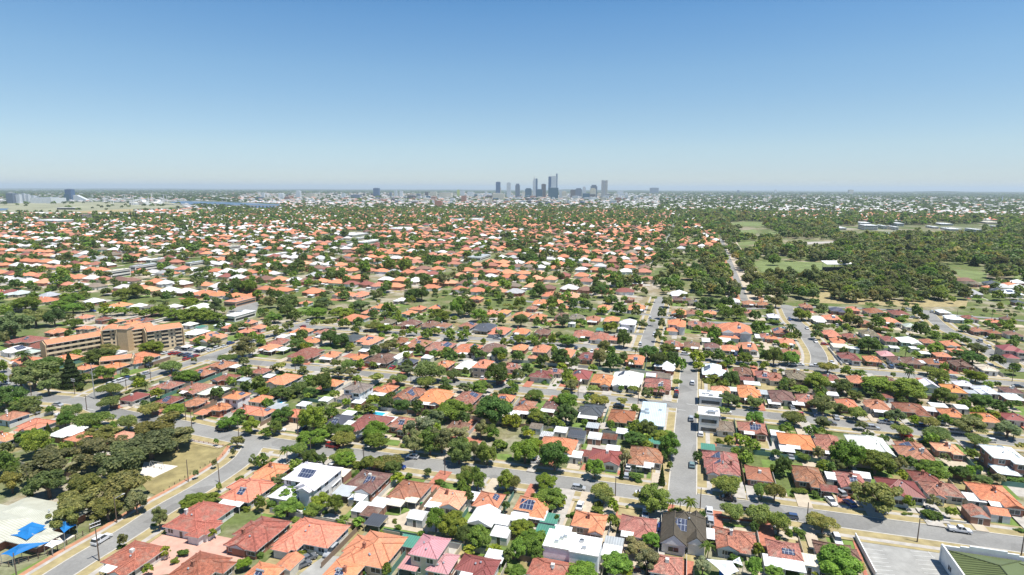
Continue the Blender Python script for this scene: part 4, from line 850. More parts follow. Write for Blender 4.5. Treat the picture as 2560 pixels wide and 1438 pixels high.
patch('red_paving', [
                     cp('S', '670 570 790 620 860 690 860 760 720 770 680 640'), cp('R', '655 420 720 320 760 335 740 440'), cp('S', '1880 880 2000 860 2100 960 2000 940'), cp('R', '1600 1270 1820 1300 1800 1460 1580 1460'),
                     cp('S', '840 1070 880 1050 1000 1440 960 1440'), cp('S', '1440 1105 1750 1160 1740 1190 1440 1140'), cp('A', '570 1230 700 1220 760 1240 640 1300 560 1280'), cp('C', '1610 1170 1650 1180 1640 1320 1600 1330'), cp('R', '1590 0 1640 0 1640 60 1590 50'), cp('C', '1815 1240 1860 1240 1860 1440 1815 1440'), cp('R', '1820 0 1860 0 1860 160 1820 160'),
                     cp('B', '1300 750 1370 700 1410 710 1340 770'), cp('C', '920 935 960 930 970 995 930 990'), cp('C', '690 910 740 915 730 950 690 945')], .135, 'brick_red')
patch('driveway', [cp('R', '520 410 570 310 670 320 680 360 640 440'), cp('R', '455 1000 560 680 630 690 500 1010'), cp('Q', '1080 700 1430 480 1440 500 1250 680'), cp('Q', '960 140 1060 60 1090 80 1020 200'), cp('Q', '1370 230 1480 150 1500 170 1400 240'),
                   cp('P', '1480 650 1620 660 1550 760 1480 760 1430 700'), cp('S', '560 600 680 640 700 760 600 750'), cp('Q', '1750 650 1850 480 1880 490 1800 640'), cp('D', '2130 790 2350 790 2420 820 2350 850 2150 830'), cp('C', '2420 600 2480 600 2470 650 2400 640'),
                   cp('B', '780 990 900 1000 880 1050 700 1040'), cp('R', '950 1060 1040 1060 960 1250 870 1380 850 1380'), cp('R', '1530 950 1500 760 1600 700 1640 760 1560 800'), cp('R', '1940 740 2040 790 2010 960 1930 940'), cp('S', '2000 240 2200 420 1900 430 1800 300'), cp('D', '0 1100 150 1110 150 1200 0 1190'), cp('C', '2040 1400 1870 1380 1890 1300 1970 1320')], .13, 'sand')
# painted bays of the car park and the stop lines
mb = MB()
for i in range(9):
    for (xa, ya, xb, yb) in ((965 + i * 17, 1170 + i * 42, 1150 + i * 20, 1195 + i * 40), (1420 + i * 28, 1195 + i * 44, 1640 + i * 30, 1215 + i * 44)):
        a = P(xa / 4 + 1920, ya / 4 + 1080); b = P(xb / 4 + 1920, yb / 4 + 1080)
        L = math.hypot(b[0] - a[0], b[1] - a[1]); n_ = ((b[1] - a[1]) / L * .07, -(b[0] - a[0]) / L * .07)
        sheet(mb, [(a[0] - n_[0], a[1] - n_[1]), (b[0] - n_[0], b[1] - n_[1]), (b[0] + n_[0], b[1] + n_[1]), (a[0] + n_[0], a[1] + n_[1])][::-1], .172)
a = P(1580 / 4 + 1920, 1180 / 4 + 1080); b = P(1660 / 4 + 1920, 1270 / 4 + 1080)
sheet(mb, [(a[0], a[1]), (b[0], b[1]), (b[0] + .15, b[1]), (a[0] + .15, a[1])], .174)
for (xa, ya, xb, yb) in ((1745, 1085, 1905, 1108), (1655, 1142, 1735, 1150)):
    a = P(xa / 4 + 1280, ya / 4 + 740); b = P(xb / 4 + 1280, yb / 4 + 740)
    sheet(mb, [(a[0], a[1] - .2), (b[0], b[1] - .2), (b[0], b[1] + .2), (a[0], a[1] + .2)], .25)
for (xa, ya, xb, yb) in ((845, 1125, 970, 1155), (820, 1005, 740, 1030)):
    a = P(xa / 4, ya / 4 + 740); b = P(xb / 4, yb / 4 + 740)
    sheet(mb, [(a[0], a[1] - .15), (b[0], b[1] - .15), (b[0], b[1] + .15), (a[0], a[1] + .15)], .25)
M['worn_line'] = simple('worn_line', (.52, .52, .49), .8, var=.2)
structure('road_markings', mb, ['worn_line'])
# ---------------------------------------------------------------- apartments of cream brick with orange roofs
M['cream_brick'] = simple('cream_brick', (.50, .37, .22), .85, var=.15, scale=1)
M['cream_wall'] = simple('cream_wall', (.60, .49, .33), .8, var=.1, scale=.6)
def slab_block(a, b, depth, floors, fh, look, facade='balcony', end_h=0.8, clr=COLS['o']):
    """long gabled block whose front foot runs from a to b"""
    ax, ay = a; bx, by = b; L = math.hypot(bx - ax, by - ay); ang = math.atan2(by - ay, bx - ax)
    root = thing('apartment_block', 'apartment block', ax, ay, look, ang, 'cream apartment blocks')
    h = floors * fh
    m = MB(); m.box(0, L, 1.2, depth, 0, h, 0, bottom=False); wo = m.build('wall', ['cream_wall'], root)
    for x in (0, L):
        m = MB(); s = -1 if x == 0 else 1; x0, x1 = sorted((x + s * .35, x - s * .05))
        pts = [(0, 0), (depth + .1, 0), (depth + .1, h), (depth / 2, h + depth * .16), (0, h)]
        m.face([(x0, p[0] - .1, p[1]) for p in pts][::-1], 0); m.face([(x1, p[0] - .1, p[1]) for p in pts], 0)
        for k in range(5):
            p, q = pts[k], pts[(k + 1) % 5]
            m.face([(x0, p[0] - .1, p[1]), (x0, q[0] - .1, q[1]), (x1, q[0] - .1, q[1]), (x1, p[0] - .1, p[1])], 0)
        m.build('end_wall', ['cream_brick'], root)
    rm = MB(); hip(rm, .4, L - .4, -.5, depth + .5, h + .35, .32, (True, True), None, .3)
    rm.build('roof', ['clay_tile', 'fascia', 'cream_wall'], root, (*clr, .2))
    n = max(2, int(L / 3.6))
    for f_ in range(floors):
        if facade == 'balcony':
            m = MB(); m.box(.1, L - .1, -.15, .05, f_ * fh + .05, f_ * fh + fh * .42, 0); m.build('balcony', ['cream_wall'], root)
            m = MB(); m.box(.1, L - .1, .05, 1.15, f_ * fh - .1, f_ * fh + .08, 0); m.build('floor_slab', ['concrete'], root)
        for q in range(n):
            x = .5 + (L - 1) * (q + .5) / n
            if facade == 'balcony':
                m = MB(); m.box(x - 1.2, x + 1.2, 1.12, 1.17, f_ * fh + .3, f_ * fh + min(2.3, fh - .15), 0); m.build('window', ['glass'], wo)
            else:
                if q % 2: m = MB(); m.box(x - .55, x + .55, 1.1, 1.17, f_ * fh + 1, f_ * fh + 2.1, 0); m.build('window', ['glass'], wo)
                else:
                    m = MB(); m.box(x - 1.7, x + 1.7, 1.05, 1.17, f_ * fh + .85, f_ * fh + 2.0, 0); m.build('window', ['glass'], wo)
                    m = MB(); m.box(x - 1.8, x + 1.8, .2, .35, f_ * fh, f_ * fh + .85, 0); m.build('balcony', ['cream_wall'], wo)
    return root
def A4(x, y): return P(x / 4, y / 4 + 740)
fh = 2.35
slab_block(A4(475, 638), A4(1040, 536), 10, 3, 2.75, 'long three storey cream apartment block with shadowed balconies and orange roof')
slab_block(A4(1290, 545), A4(1560, 500), 11, 5, fh, 'recessed five storey cream apartment wing with dark balcony bands')
slab_block(A4(1480, 560), A4(1845, 505), 11, 5, fh, 'tall five storey cream apartment wing with small windows facing the car park', 'window')
slab_block(A4(1035, 545), A4(1190, 530), 12, 5, fh, 'short cream apartment wing with two gables beside the blank stair tower', 'window')
a = A4(1190, 552)
t = thing('stair_tower', 'tower', a[0], a[1], 'blank cream brick stair tower rising above the apartment roofs', ANG * .4)
m = MB(); m.box(0, 6.4, 0, 6, 0, 13.2, 0); m.build('shaft', ['cream_brick'], t)
m = MB(); hip(m, -.3, 6.7, -.3, 6.3, 13.5, .3, (True, True), None, .25); m.build('roof', ['clay_tile', 'fascia', 'cream_brick'], t, (*COLS['o'], .2))
slab_block(A4(1010, 765), A4(1335, 730), 7, 2, 2.9, 'low two storey cream apartment row with orange roof by the lawn')
a = A4(1390, 575)

# ---------------------------------------------------------------- childcare centre, sails, fence, playground
M['sail_blue'] = simple('sail_blue', (.015, .16, .42), .6, var=.15); M['sail_white'] = simple('sail_white', (.7, .72, .74), .6, var=.1)
def sail(pts, mat, look, cat='shade sail', sag=.9):
    cx = sum(p[0] for p in pts) / len(pts); cy = sum(p[1] for p in pts) / len(pts); cz = sum(p[2] for p in pts) / len(pts)
    m = MB(); n = 6; c = Vector((0, 0, (max(p[2] for p in pts) - cz) + sag * .6)); L = [Vector((p[0] - cx, p[1] - cy, p[2] - cz)) for p in pts]
    for k in range(len(L)):
        a, b = L[k], L[(k + 1) % len(L)]
        for i in range(n):
            def e(t):
                q = a.lerp(b, t); return q.lerp(c, .09 * math.sin(math.pi * t)) 
            p0, p1 = e(i / n), e((i + 1) / n)
            for j in range(3):
                t0, t1 = j / 3, (j + 1) / 3
                f = lambda p, t: p.lerp(c, t) + Vector((0, 0, -sag * .5 * math.sin(math.pi * t)))
                q = [f(p0, t0), f(p1, t0), f(p1, t1), f(p0, t1)]
                if t1 > .999: q = q[:3]
                m.face(q, 0); m.face([v - Vector((0, 0, .03)) for v in q][::-1], 0)
    root = thing('shade_sail', cat, cx, cy, look)
    m.build('fabric', [mat], root, loc=(0, 0, cz))
    for q in L:
        pm = MB(); pm.tube((0, 0, 0), (0, 0, cz + q[2]), .07, .07, 8); pm.build('post', ['steel'], root, loc=(q[0], q[1], 0))
    return root
def S4(c, x, y, z): ox, oy = CROP[c]; a = P(x / 4 + ox, y / 4 + oy, z); return (a[0], a[1], z)
sail([S4('P', 75, 1030, 3.0), S4('P', 265, 1080, 3.4), S4('P', 515, 945, 3.2), S4('P', 320, 900, 4.0)], 'sail_blue', 'blue peaked shade sail beside the cream childcare roof')
sail([S4('P', 5, 1225, 2.8), S4('P', 120, 1250, 2.8), S4('P', 500, 1100, 3.6), S4('P', 200, 1120, 4.2)], 'sail_blue', 'long blue shade sail above the corner of the wooden fence')
sail([S4('P', 545, 930, 3), S4('P', 640, 1010, 3), S4('P', 765, 930, 3), S4('P', 680, 880, 4)], 'sail_blue', 'blue shade sail half hidden under the olive gum crown')
sail([S4('P', 440, 1140, 2.6), S4('P', 520, 1160, 2.6), S4('P', 640, 1090, 2.8), S4('P', 520, 1080, 3)], 'sail_white', 'pale grey shade sail joined to the blue one')
sail([S4('P', -40, 965, 3), S4('P', 40, 985, 3), S4('P', 0, 1060, 3), S4('P', -60, 1060, 3)], 'sail_blue', 'blue shade sail cut by the picture edge')
sail([S4('R', 1945, 1270, 3.2), S4('R', 2150, 1460, 3), S4('R', 2270, 1390, 3), S4('R', 2200, 1290, 3.6)], 'sail_white', 'white shade sail over the blue play mat')
sail([S4('R', 2190, 1300, 3.2), S4('R', 2310, 1340, 3), S4('R', 2275, 1250, 3.8)], 'sail_cream' if 'sail_cream' in M else 'sail_white', 'small triangular shade sail beside the larger white sail')
patch('playground_sand', [cp('P', '380 1000 560 1000 760 1040 600 1130 440 1160 400 1060')], .128, 'white_sand')
patch('play_mat', [cp('R', '2075 1390 2190 1400 2190 1460 2070 1460')], .2, 'sail_blue')
patch('grey_yard', [cp('P', '60 1060 400 1000 440 1080 140 1110')], .127, 'concrete')
# the cream childcare centre: three intersecting low metal roofs
cc_ = (.50, .50, .41, 1)
X0, Y0 = P(45, 1295, 3)
t = thing('childcare_centre', 'building', X0, Y0, 'cream metal roofed childcare centre beside the blue shade sails', ANG)
m = MB(); w_ = MB()
for i, (a0, a1, b0, b1) in enumerate(((-19, 8, -14, 4), (-10, 15.5, -3.5, 9.5), (3, 19, -8.5, -1.5))):
    hip(m, a0, a1, b0, b1, 2.9 + .03 * i - (.3 if i == 2 else 0), .22, (False, False), None, .2); walls(w_, a0 + 1.2, a1 - 1.2, b0 + 1.2, b1 - 1.2, 2.9)
ro = m.build('roof', ['roof_metal', 'fascia', 'fascia'], t, cc_); wo = w_.build('wall', ['brick_wall'], t)
m = MB(); m.box(-1.2, 1.2, -.7, .7, 0, .25, 0); m.build('skylight', ['glass'], ro, loc=(-12.5, 0, 4.6))
for q in ((-3, -9, 3.6), (4, -9, 3.8), (8, 3, 4.7)): put('roof_vent', VENT, ro, loc=q)
for q in range(6): opening(wo, 'wide', -14 + q * 3.6, -12.82, .9, 0, 1)
# timber post fence round the childcare yard
def rail_fence(pts, look, h=1.1, gap=2.4, mat='wood_pole', rails=2):
    q = resample(pts, gap); root = thing('post_fence', 'fence', q[0][0], q[0][1], look)
    pm = MB(); ox, oy = q[0]
    for i, p in enumerate(q):
        m = MB(); m.box(-.08, .08, -.08, .08, 0, h, 0); m.build('post', [mat], root, loc=(p[0] - ox, p[1] - oy, 0))
    rm = MB()
    for a, b in zip(q, q[1:]):
        for k in range(rails):
            z = h * (.9 - .4 * k); rm.tube((a[0] - ox, a[1] - oy, z), (b[0] - ox, b[1] - oy, z), .045, .045, 5, cap=False)
    if rails: rm.build('rail', [mat], root)
rail_fence([P(x / 4, y / 4 + 1080) for x, y in ((0, 1345), (90, 1350), (480, 1240), (760, 1080), (900, 1000))], 'brown timber post fence round the childcare yard', 1.5, 1.9)
rail_fence([P(x / 4, y / 4 + 1080) for x, y in ((900, 985), (1180, 830), (1300, 770))], 'brown timber fence under the olive gums beside the side road', 1.3, 2.5)
rail_fence([P(x / 4, y / 4 + 1080) for x, y in ((1850, 85), (2280, 155))], 'low red brown rail fence at the top of the dry park', .9, 2.2, 'brick_wall', 2)
rail_fence([P(x / 4, y / 4 + 1080) for x, y in ((1640, 600), (1850, 460), (2100, 310), (2290, 210))], 'row of low dark bollards along the park path', .8, 2.2, 'wood_pole', 0)
# swing frame in the white sand
a = P(1570 / 4, 365 / 4 + 1080); t = thing('swing_frame', 'swing', a[0], a[1], 'grey swing frame standing in the white playground sand', ANG)
for sx in (-2.6, 2.6):
    for sy in (-.9, .9):
        m = MB(); m.tube((sx, sy, 0), (sx, 0, 2.4), .07, .07, 6); m.build('leg', ['steel'], t)
m = MB(); m.tube((-2.6, 0, 2.4), (2.6, 0, 2.4), .07, .07, 6); m.build('crossbar', ['steel'], t)
for sx in (-1.2, 1.2):
    m = MB(); m.tube((sx - .2, 0, .6), (sx - .2, 0, 2.4), .02, .02, 4); m.tube((sx + .2, 0, .6), (sx + .2, 0, 2.4), .02, .02, 4); m.build('chain', ['steel'], t)
    m = MB(); m.box(sx - .25, sx + .25, -.12, .12, .52, .6, 0); m.build('seat', ['dark'], t)
a = P(2175 / 4, 165 / 4 + 1080); t = thing('park_bench', 'bench', a[0], a[1], 'small pale slab bench on the dry park grass', ANG)
m = MB(); m.box(-.9, .9, -.3, .3, .42, .5, 0); m.build('seat', ['sand'], t)
for s in (-.7, .7): m = MB(); m.box(s - .08, s + .08, -.25, .25, 0, .42, 0); m.build('leg', ['concrete'], t)
M['bark_green'] = simple('bark_green', (.08, .10, .045), .7)
# hall with the green ribbed roof and white parapets at the lower right corner
X0, Y0 = P(2420 / 4 + 1920, 1450 / 4 + 1080, 4)
t = thing('green_roofed_hall', 'hall', X0, Y0, 'white walled hall with green ribbed roof and stepped parapet beside the car park', ANG)
m = MB(); walls(m, -11, 11.5, -12, 8.5, 4.4); wo = m.build('wall', ['white_paint'], t)
m = MB(); hip(m, -10.6, 5.5, -14, 7.6, 4.3, .3, (False, False), None, .15); m.build('roof', ['roof_metal', 'fascia', 'fascia'], t, (.13, .16, .06, 1))
rg_ = []; m = MB(); hip(m, 2.5, 11.1, -13, 7.5, 4.22, .2, (False, False), rg_, .15); m.build('roof', ['roof_metal', 'fascia', 'fascia'], t, (.16, .19, .09, 1))
m = MB(); hip(MB(), -10.6, 5.5, -14, 7.6, 4.3, .3, (False, False), rg_, .15)
for q in rg_: m.tube(Vector(q[0]) + Vector((0, 0, .05)), Vector(q[1]) + Vector((0, 0, .05)), .16, .16, 5)
for q in range(30):      # standing ribs of the metal sheets
    y_ = -13 + q * .68
    if y_ > 6.5: break
    m.tube((-10.4, y_, 4.42), (-2.55 - max(0, abs(y_ + 3.2) - 2.75), y_, 4.42 + .3 * (8.05 - max(0, abs(y_ + 3.2) - 2.75))), .05, .05, 4)
m.build('ridge_capping', ['bark_green'], t)
m = MB()
m.box(-11.25, -10.9, -12, 8.5, 4.2, 5.3, 0); m.box(11.1, 11.5, -6, 8.5, 4.2, 5.2, 0)
for x0, x1, hh in ((-11.25, -7, 4.9), (-7, -5, 5.3), (-5, 3, 5.7), (3, 5.5, 5.3), (5.5, 11.5, 4.9)): m.box(x0, x1 - .003, 8.45, 8.85, 0, hh, 0)
m.build('parapet', ['white_paint'], t)
for q in range(3): opening(wo, 'window', -11.02, -9 + q * 6, 1.3, -math.pi / 2, 1)
m = MB(); m.box(-.6, .6, -.6, .6, 0, 1.3, 0); m.box(-.7, .7, -.7, .7, 1.3, 1.5, 0); m.build('chimney', ['brick_red'], t, loc=(2.0, -11.5, 5.0))
# dark wall beside the car park
def wall_run(name, cat, a, b, h, th, mat, look, colr=None, grp=None, cap=False):
    L = math.hypot(b[0] - a[0], b[1] - a[1])
    m = MB(); m.box(0, L, -th / 2, th / 2, 0, h, 0)
    o = m.data(name, [mat]); ob = bpy.data.objects.new(name, o); col.objects.link(ob)
    if colr: ob.color = (*colr, 1)
    thing(name, cat, a[0], a[1], look, math.atan2(b[1] - a[1], b[0] - a[0]), grp, obj=ob); return ob
def Q4(c, x, y): ox, oy = CROP[c]; return P(x / 4 + ox, y / 4 + oy)
wall_run('garden_wall', 'wall', Q4('S', 1075, 1460), Q4('S', 870, 1065), 1.7, .25, 'white_paint', 'pale wall along the car park edge')
wall_run('garden_wall', 'wall', Q4('R', 2030, 860), Q4('R', 2560, 930), .9, .25, 'brick_wall', 'red brick front wall under the clipped street trees')
wall_run('garden_wall', 'wall', Q4('S', 1750, 900), Q4('S', 1980, 925), .9, .3, 'fascia', 'pale stone front wall beside the gabled garage')
wall_run('garden_wall', 'wall', Q4('S', 2340, 1270), Q4('S', 2560, 1310), 1.1, .35, 'brick_wall', 'brick pier wall behind the green roofed hall')
wall_run('garden_wall', 'wall', Q4('D', 740, 700), Q4('D', 600, 530), 1.6, .25, 'fascia', 'pale stepped wall along the corner block')
wall_run('garden_wall', 'wall', Q4('B', 540, 690), Q4('B', 780, 715), 1.0, .2, 'white_paint', 'white picket front wall of the corner house')
wall_run('garden_wall', 'wall', Q4('A', 1205, 1120), Q4('A', 1400, 1100), 1.3, .2, 'fascia', 'cream front wall below the maroon roofed house')
# pools, trampoline, bins, people
def pool(c, x, y, w, d, look):
    a = Q4(c, x, y); m = MB(); t = thing('swimming_pool', 'pool', a[0], a[1], look, ANG)
    m = MB(); m.box(-w/2 - .8, w/2 + .8, -d/2 - .8, -d/2, 0, .22, 0); m.box(-w/2 - .8, w/2 + .8, d/2, d/2 + .8, 0, .22, 0); m.box(-w/2 - .8, -w/2, -d/2, d/2, 0, .22, 0); m.box(w/2, w/2 + .8, -d/2, d/2, 0, .22, 0)
    m.build('coping', ['white_paint'], t); m = MB(); m.face([(-w/2, -d/2, .17), (w/2, -d/2, .17), (w/2, d/2, .17), (-w/2, d/2, .17)], 0); m.build('pool_water', ['water_blue'], t)
pool('B', 1210, 1183, 6.5, 4, 'blue swimming pool behind the bright red roof'); pool('Q', 505, 735, 4, 6, 'narrow turquoise pool beside the dusty pink paving'); pool('B', 230, 1065, 4, 2.5, 'small pale pool beside the grey shed roofs')
a = Q4('B', 710, 1160); t = thing('trampoline', 'trampoline', a[0], a[1], 'round black netted trampoline on dry backyard grass')
m = MB(); m.tube((0, 0, .8), (0, 0, .88), 2.1, 2.1, 20); m.build('mat', ['dark'], t)
m = MB()
for k in range(20):
    p = [(math.cos((k + s) * math.pi / 10) * 2.15, math.sin((k + s) * math.pi / 10) * 2.15) for s in (0, 1)]
    for z in (.9, 1.4, 1.9, 2.4): m.tube((*p[0], z), (*p[1], z), .05, .05, 4, cap=False)
m.build('net', ['dark'], t)
for k in range(6): m = MB(); c_, s_ = math.cos(k * 1.047) * 2.2, math.sin(k * 1.047) * 2.2; m.tube((c_, s_, 0), (c_, s_, 2.5), .05, .05, 5); m.build('leg', ['steel'], t)
patch('paving', [cp('S', '1700 260 1960 230 2200 420 1900 420'), cp('B', '1120 1160 1320 1150 1330 1210 1120 1210'), cp('Q', '400 640 620 590 650 620 480 700 430 790 400 760'), cp('B', '770 960 830 930 1100 1010 1000 1050 720 1040')], .124, 'sand')
# ---------------------------------------------------------------- poles and wires
POLES = "P 170 1470 1300 0;P 995 1300 890 2;P 1170 915 665 3;P 1885 505 290 0;P 2195 510 445 0;Q 550 245 80 0;Q 1080 320 140 3;Q 1890 440 270 0;R 1032 655 500 0;R 1880 775 605 0;S 385 930 745 0;S 1490 1110 890 3;S 2530 1245 1010 0;A 750 990 825 2;A 315 1000 900 1;A 1265 945 845 0;A 1860 1250 1010 1;A 870 1150 1040 1;A 1510 850 760 0;A 1210 800 700 0;A 1920 1330 1260 0;A 2390 1430 1330 0;B 395 760 660 0;B 1550 870 760 0;B 2000 860 770 0;B 700 190 90 3;B 150 330 240 0;B 425 1460 1090 0;C 1260 1090 940 0;C 1890 950 820 0;C 660 1020 910 0;C 2490 120 40 0;D 1100 750 640 1;D 2440 860 740 0;D 1915 770 690 0;D 1345 120 20 0;D 2235 240 90 0;D 2450 1440 1400 0;D 1890 210 140 0;D 2275 520 440 0"
POLE_TOPS = {}
for i, s in enumerate(POLES.split(';')):
    c, x, yb, yt, k = s.split(); x, yb, yt = float(x), float(yb), float(yt)
    X, Y = Q4(c, x, yb); dep = proj(X, Y)[2]
    h = (yb - yt) / 4 * dep / F / math.cos(math.atan2(H, Y)); h = min(max(h, 7.0), 11.5)
    look = {'0': 'plain dark timber power pole', '1': 'timber power pole with one crossarm', '2': 'timber power pole with two pale crossarms', '3': 'power pole carrying a street lamp arm'}[k]
    t = thing('power_pole', 'power pole', X, Y, look, ANG + (0 if c != 'P' else 1.2), 'power poles along the streets')
    m = MB(); m.tube((0, 0, 0), (0, 0, h), .17, .11, 8); m.build('pole', ['wood_pole' if i % 3 else 'bark'], t)
    if k in '12':
        for q in range(int(k)):
            m = MB(); m.box(-1.2, 1.2, -.18, -.08, h - .6 - q * .9, h - .45 - q * .9, 0); arm = m.build('crossarm', ['white_paint' if k == '2' else 'wood_pole'], t)
            for sx in (-1.1, -.5, .5, 1.1): m = MB(); m.tube((sx, -.13, h - .45 - q * .9), (sx, -.13, h - .2 - q * .9), .06, .05, 6); m.build('insulator', ['fascia'], arm)
    if k == '3':
        m = MB(); m.tube((0, 0, h - .8), (2.0, -.4, h - .1), .05, .04, 6); ar = m.build('lamp_arm', ['steel'], t)
        m = MB(); m.box(1.8, 2.6, -.6, -.25, h - .15, h - .02, 0); m.build('lamp_head', ['fascia'], ar)
    POLE_TOPS[s[:8]] = (X, Y, h)
X, Y = Q4('A', 950, 1035); t = thing('steel_power_pole', 'power pole', X, Y, 'tall pale green steel pole with side arms at the bend in the road', ANG)
m = MB(); m.tube((0, 0, 0), (0, 0, 17), .28, .14, 10); m.build('pole', ['pole_green'] if 'pole_green' in M else ['steel'], t)
for z in (16.2, 13.8, 11.4): m = MB(); m.tube((0, 0, z), (1.9, 0, z + .25), .06, .05, 6); m.tube((1.6, 0, z + .25), (1.6, 0, z + .8), .07, .07, 6); m.build('side_arm', ['fascia'], t)
def wire(p, q, look, sag=1.2):
    m = MB(); a, b = Vector(p), Vector(q); o = a.copy(); n = 14; pr = Vector((0, 0, 0))
    for i in range(1, n + 1):
        t_ = i / n; c = a.lerp(b, t_) - o - Vector((0, 0, sag * 4 * t_ * (1 - t_))); m.tube(pr, c, .03, .03, 4, cap=False); pr = c
    ob = bpy.data.objects.new('power_line', m.data('power_line', ['dark'])); col.objects.link(ob)
    thing('power_line', 'power line', a.x, a.y, look, z=a.z, obj=ob)
pa = {k: POLE_TOPS[k] for k in POLE_TOPS}
k1 = [v for k, v in pa.items() if k.startswith('A 750')][0]; k2 = [v for k, v in pa.items() if k.startswith('A 315')][0]; k3 = (X, Y, 16)
k4 = [v for k, v in pa.items() if k.startswith('A 870')][0]; k5 = [v for k, v in pa.items() if k.startswith('A 1860')][0]
wire((k1[0], k1[1], k1[2] - .4), (k2[0], k2[1], k2[2] - .4), 'thin dark cable between two timber poles in front of the gum grove')
wire((k1[0], k1[1], k1[2] - 1.4), (k2[0], k2[1], k2[2] - 1.2), 'lower of the thin cables in front of the gum grove')
wire((k1[0], k1[1], k1[2] - .4), (k3[0], k3[1], 10.5), 'thin cable running up to the tall green steel pole')
wire((k4[0], k4[1], k4[2] - .4), (k5[0], k5[1], k5[2] - .4), 'thin cable along the street below the maroon roofed house')
# ---------------------------------------------------------------- vehicles
def car_meshes():
    out = {}
    prof = {'sedan': ([(-2.3, .35), (-2.32, .75), (-2.2, .92), (-1.5, .98), (1.0, .98), (2.1, .8), (2.3, .6), (2.3, .35)], [(-1.75, .95), (-1.1, 1.42), (.35, 1.44), (1.15, .95)]),
            'hatch': ([(-2.0, .35), (-2.05, .8), (-1.95, 1.0), (1.0, 1.0), (1.9, .82), (2.05, .6), (2.05, .35)], [(-1.95, .98), (-1.7, 1.5), (.3, 1.52), (1.15, .98)]),
            'wagon': ([(-2.35, .4), (-2.4, .85), (-2.35, 1.1), (1.0, 1.1), (2.2, .98), (2.4, .7), (2.4, .4)], [(-2.3, 1.08), (-2.1, 1.78), (.3, 1.8), (1.1, 1.08)]),
            'ute': ([(-2.6, .5), (-2.62, .95), (1.3, 1.02), (2.4, .98), (2.6, .8), (2.6, .5)], [(-.6, 1.0), (-.45, 1.72), (.75, 1.74), (1.4, 1.0)])}
    for k, (b, g) in prof.items():
        m = MB(); hw = .88
        bt = [(x, z) for x, z in b]
        for s in (-1, 1):
            pts = [(x, s * hw, z) for x, z in bt]; m.face(pts if s < 0 else pts[::-1], 0)
        for i in range(len(bt)):
            p, q = bt[i], bt[(i + 1) % len(bt)]; m.face([(p[0], -hw, p[1]), (p[0], hw, p[1]), (q[0], hw, q[1]), (q[0], -hw, q[1])], 0)
        body = m
        # roof panel
        (x0, z0), (x1, z1), (x2, z2), (x3, z3) = g; rw = .66
        body.face([(x1, -rw, z1 + .015), (x2, -rw, z2 + .015), (x2, rw, z2 + .015), (x1, rw, z1 + .015)], 0)
        gm = MB()
        gm.face([(x0, -.8, z0), (x3, -.8, z3), (x2, -rw, z2), (x1, -rw, z1)], 0); gm.face([(x3, .8, z3), (x0, .8, z0), (x1, rw, z1), (x2, rw, z2)], 0)
        gm.face([(x3, -.8, z3), (x3, .8, z3), (x2, rw, z2), (x2, -rw, z2)], 0); gm.face([(x0, .8, z0), (x0, -.8, z0), (x1, -rw, z1), (x1, rw, z1)], 0)
        if k == 'ute':
            body.box(-2.55, -.7, -.86, -.8, .96, 1.25, 0); body.box(-2.55, -.7, .8, .86, .96, 1.25, 0); body.box(-2.6, -2.5, -.86, .86, .96, 1.25, 0)
        for xs in ((x1 + x2) / 2 - .1,):       # door pillars
            for s in (-1, 1): body.face([(xs, s * .815, z0), (xs + .12, s * .815, z0), (xs + .12, s * (rw + .02), z1), (xs, s * (rw + .02), z1)][::-s], 0)
        wm_ = MB(); wm_.tube((0, -.11, 0), (0, .11, 0), .33, .33, 12, 0); wm_.tube((0, -.12, 0), (0, .12, 0), .19, .19, 8, 1)
        hl = MB(); hl.box(-.06, .04, -.2, .2, -.07, .07, 0)
        out[k] = (body.data(k + '_body', ['car_paint']), gm.data(k + '_glass', ['glass']), wm_.data('wheel', ['tyre', 'steel']), hl.data('headlight', ['fascia']), max(x for x, z in b))
    return out
CM = car_meshes()
CCOL = {'w': ((.78, .78, .78), 'white'), 's': ((.42, .44, .46), 'silver'), 'g': ((.16, .17, .18), 'grey'), 'd': ((.02, .022, .028), 'black'), 'b': ((.015, .05, .22), 'blue'), 'r': ((.42, .02, .02), 'red'), 'n': ((.06, .1, .2), 'dark blue'), 't': ((.2, .3, .3), 'pale teal')}
def car(X, Y, kind, c, head, where=''):
    cl, nm = CCOL[c]; b, g, w, hl, fx = CM[kind]
    t = thing('car' if kind != 'ute' else 'pickup_truck', 'car' if kind != 'ute' else 'pickup', X, Y, nm + ' ' + {'sedan': 'sedan', 'hatch': 'hatchback', 'wagon': 'four wheel drive', 'ute': 'tray back pickup'}[kind] + where, head, 'parked and passing cars', z=.17)
    put('body', b, t, cl); put('windows', g, t)
    for sx in (-1, 1):
        for sy in (-1, 1): put('wheel', w, t, loc=(sx * fx * .62, sy * .82, .33))
    for sy in (-1, 1): put('headlight', hl, t, loc=(fx - .02, sy * .6, .68))
    t.scale = (1.08,) * 3
hu, hv = ANG, ANG + math.pi / 2
SD = math.atan2(P(400, 1280)[1] - P(225, 1390)[1], P(400, 1280)[0] - P(225, 1390)[0])
DG = math.atan2(P(562, 880)[1] - P(312, 962)[1], P(562, 880)[0] - P(312, 962)[0])
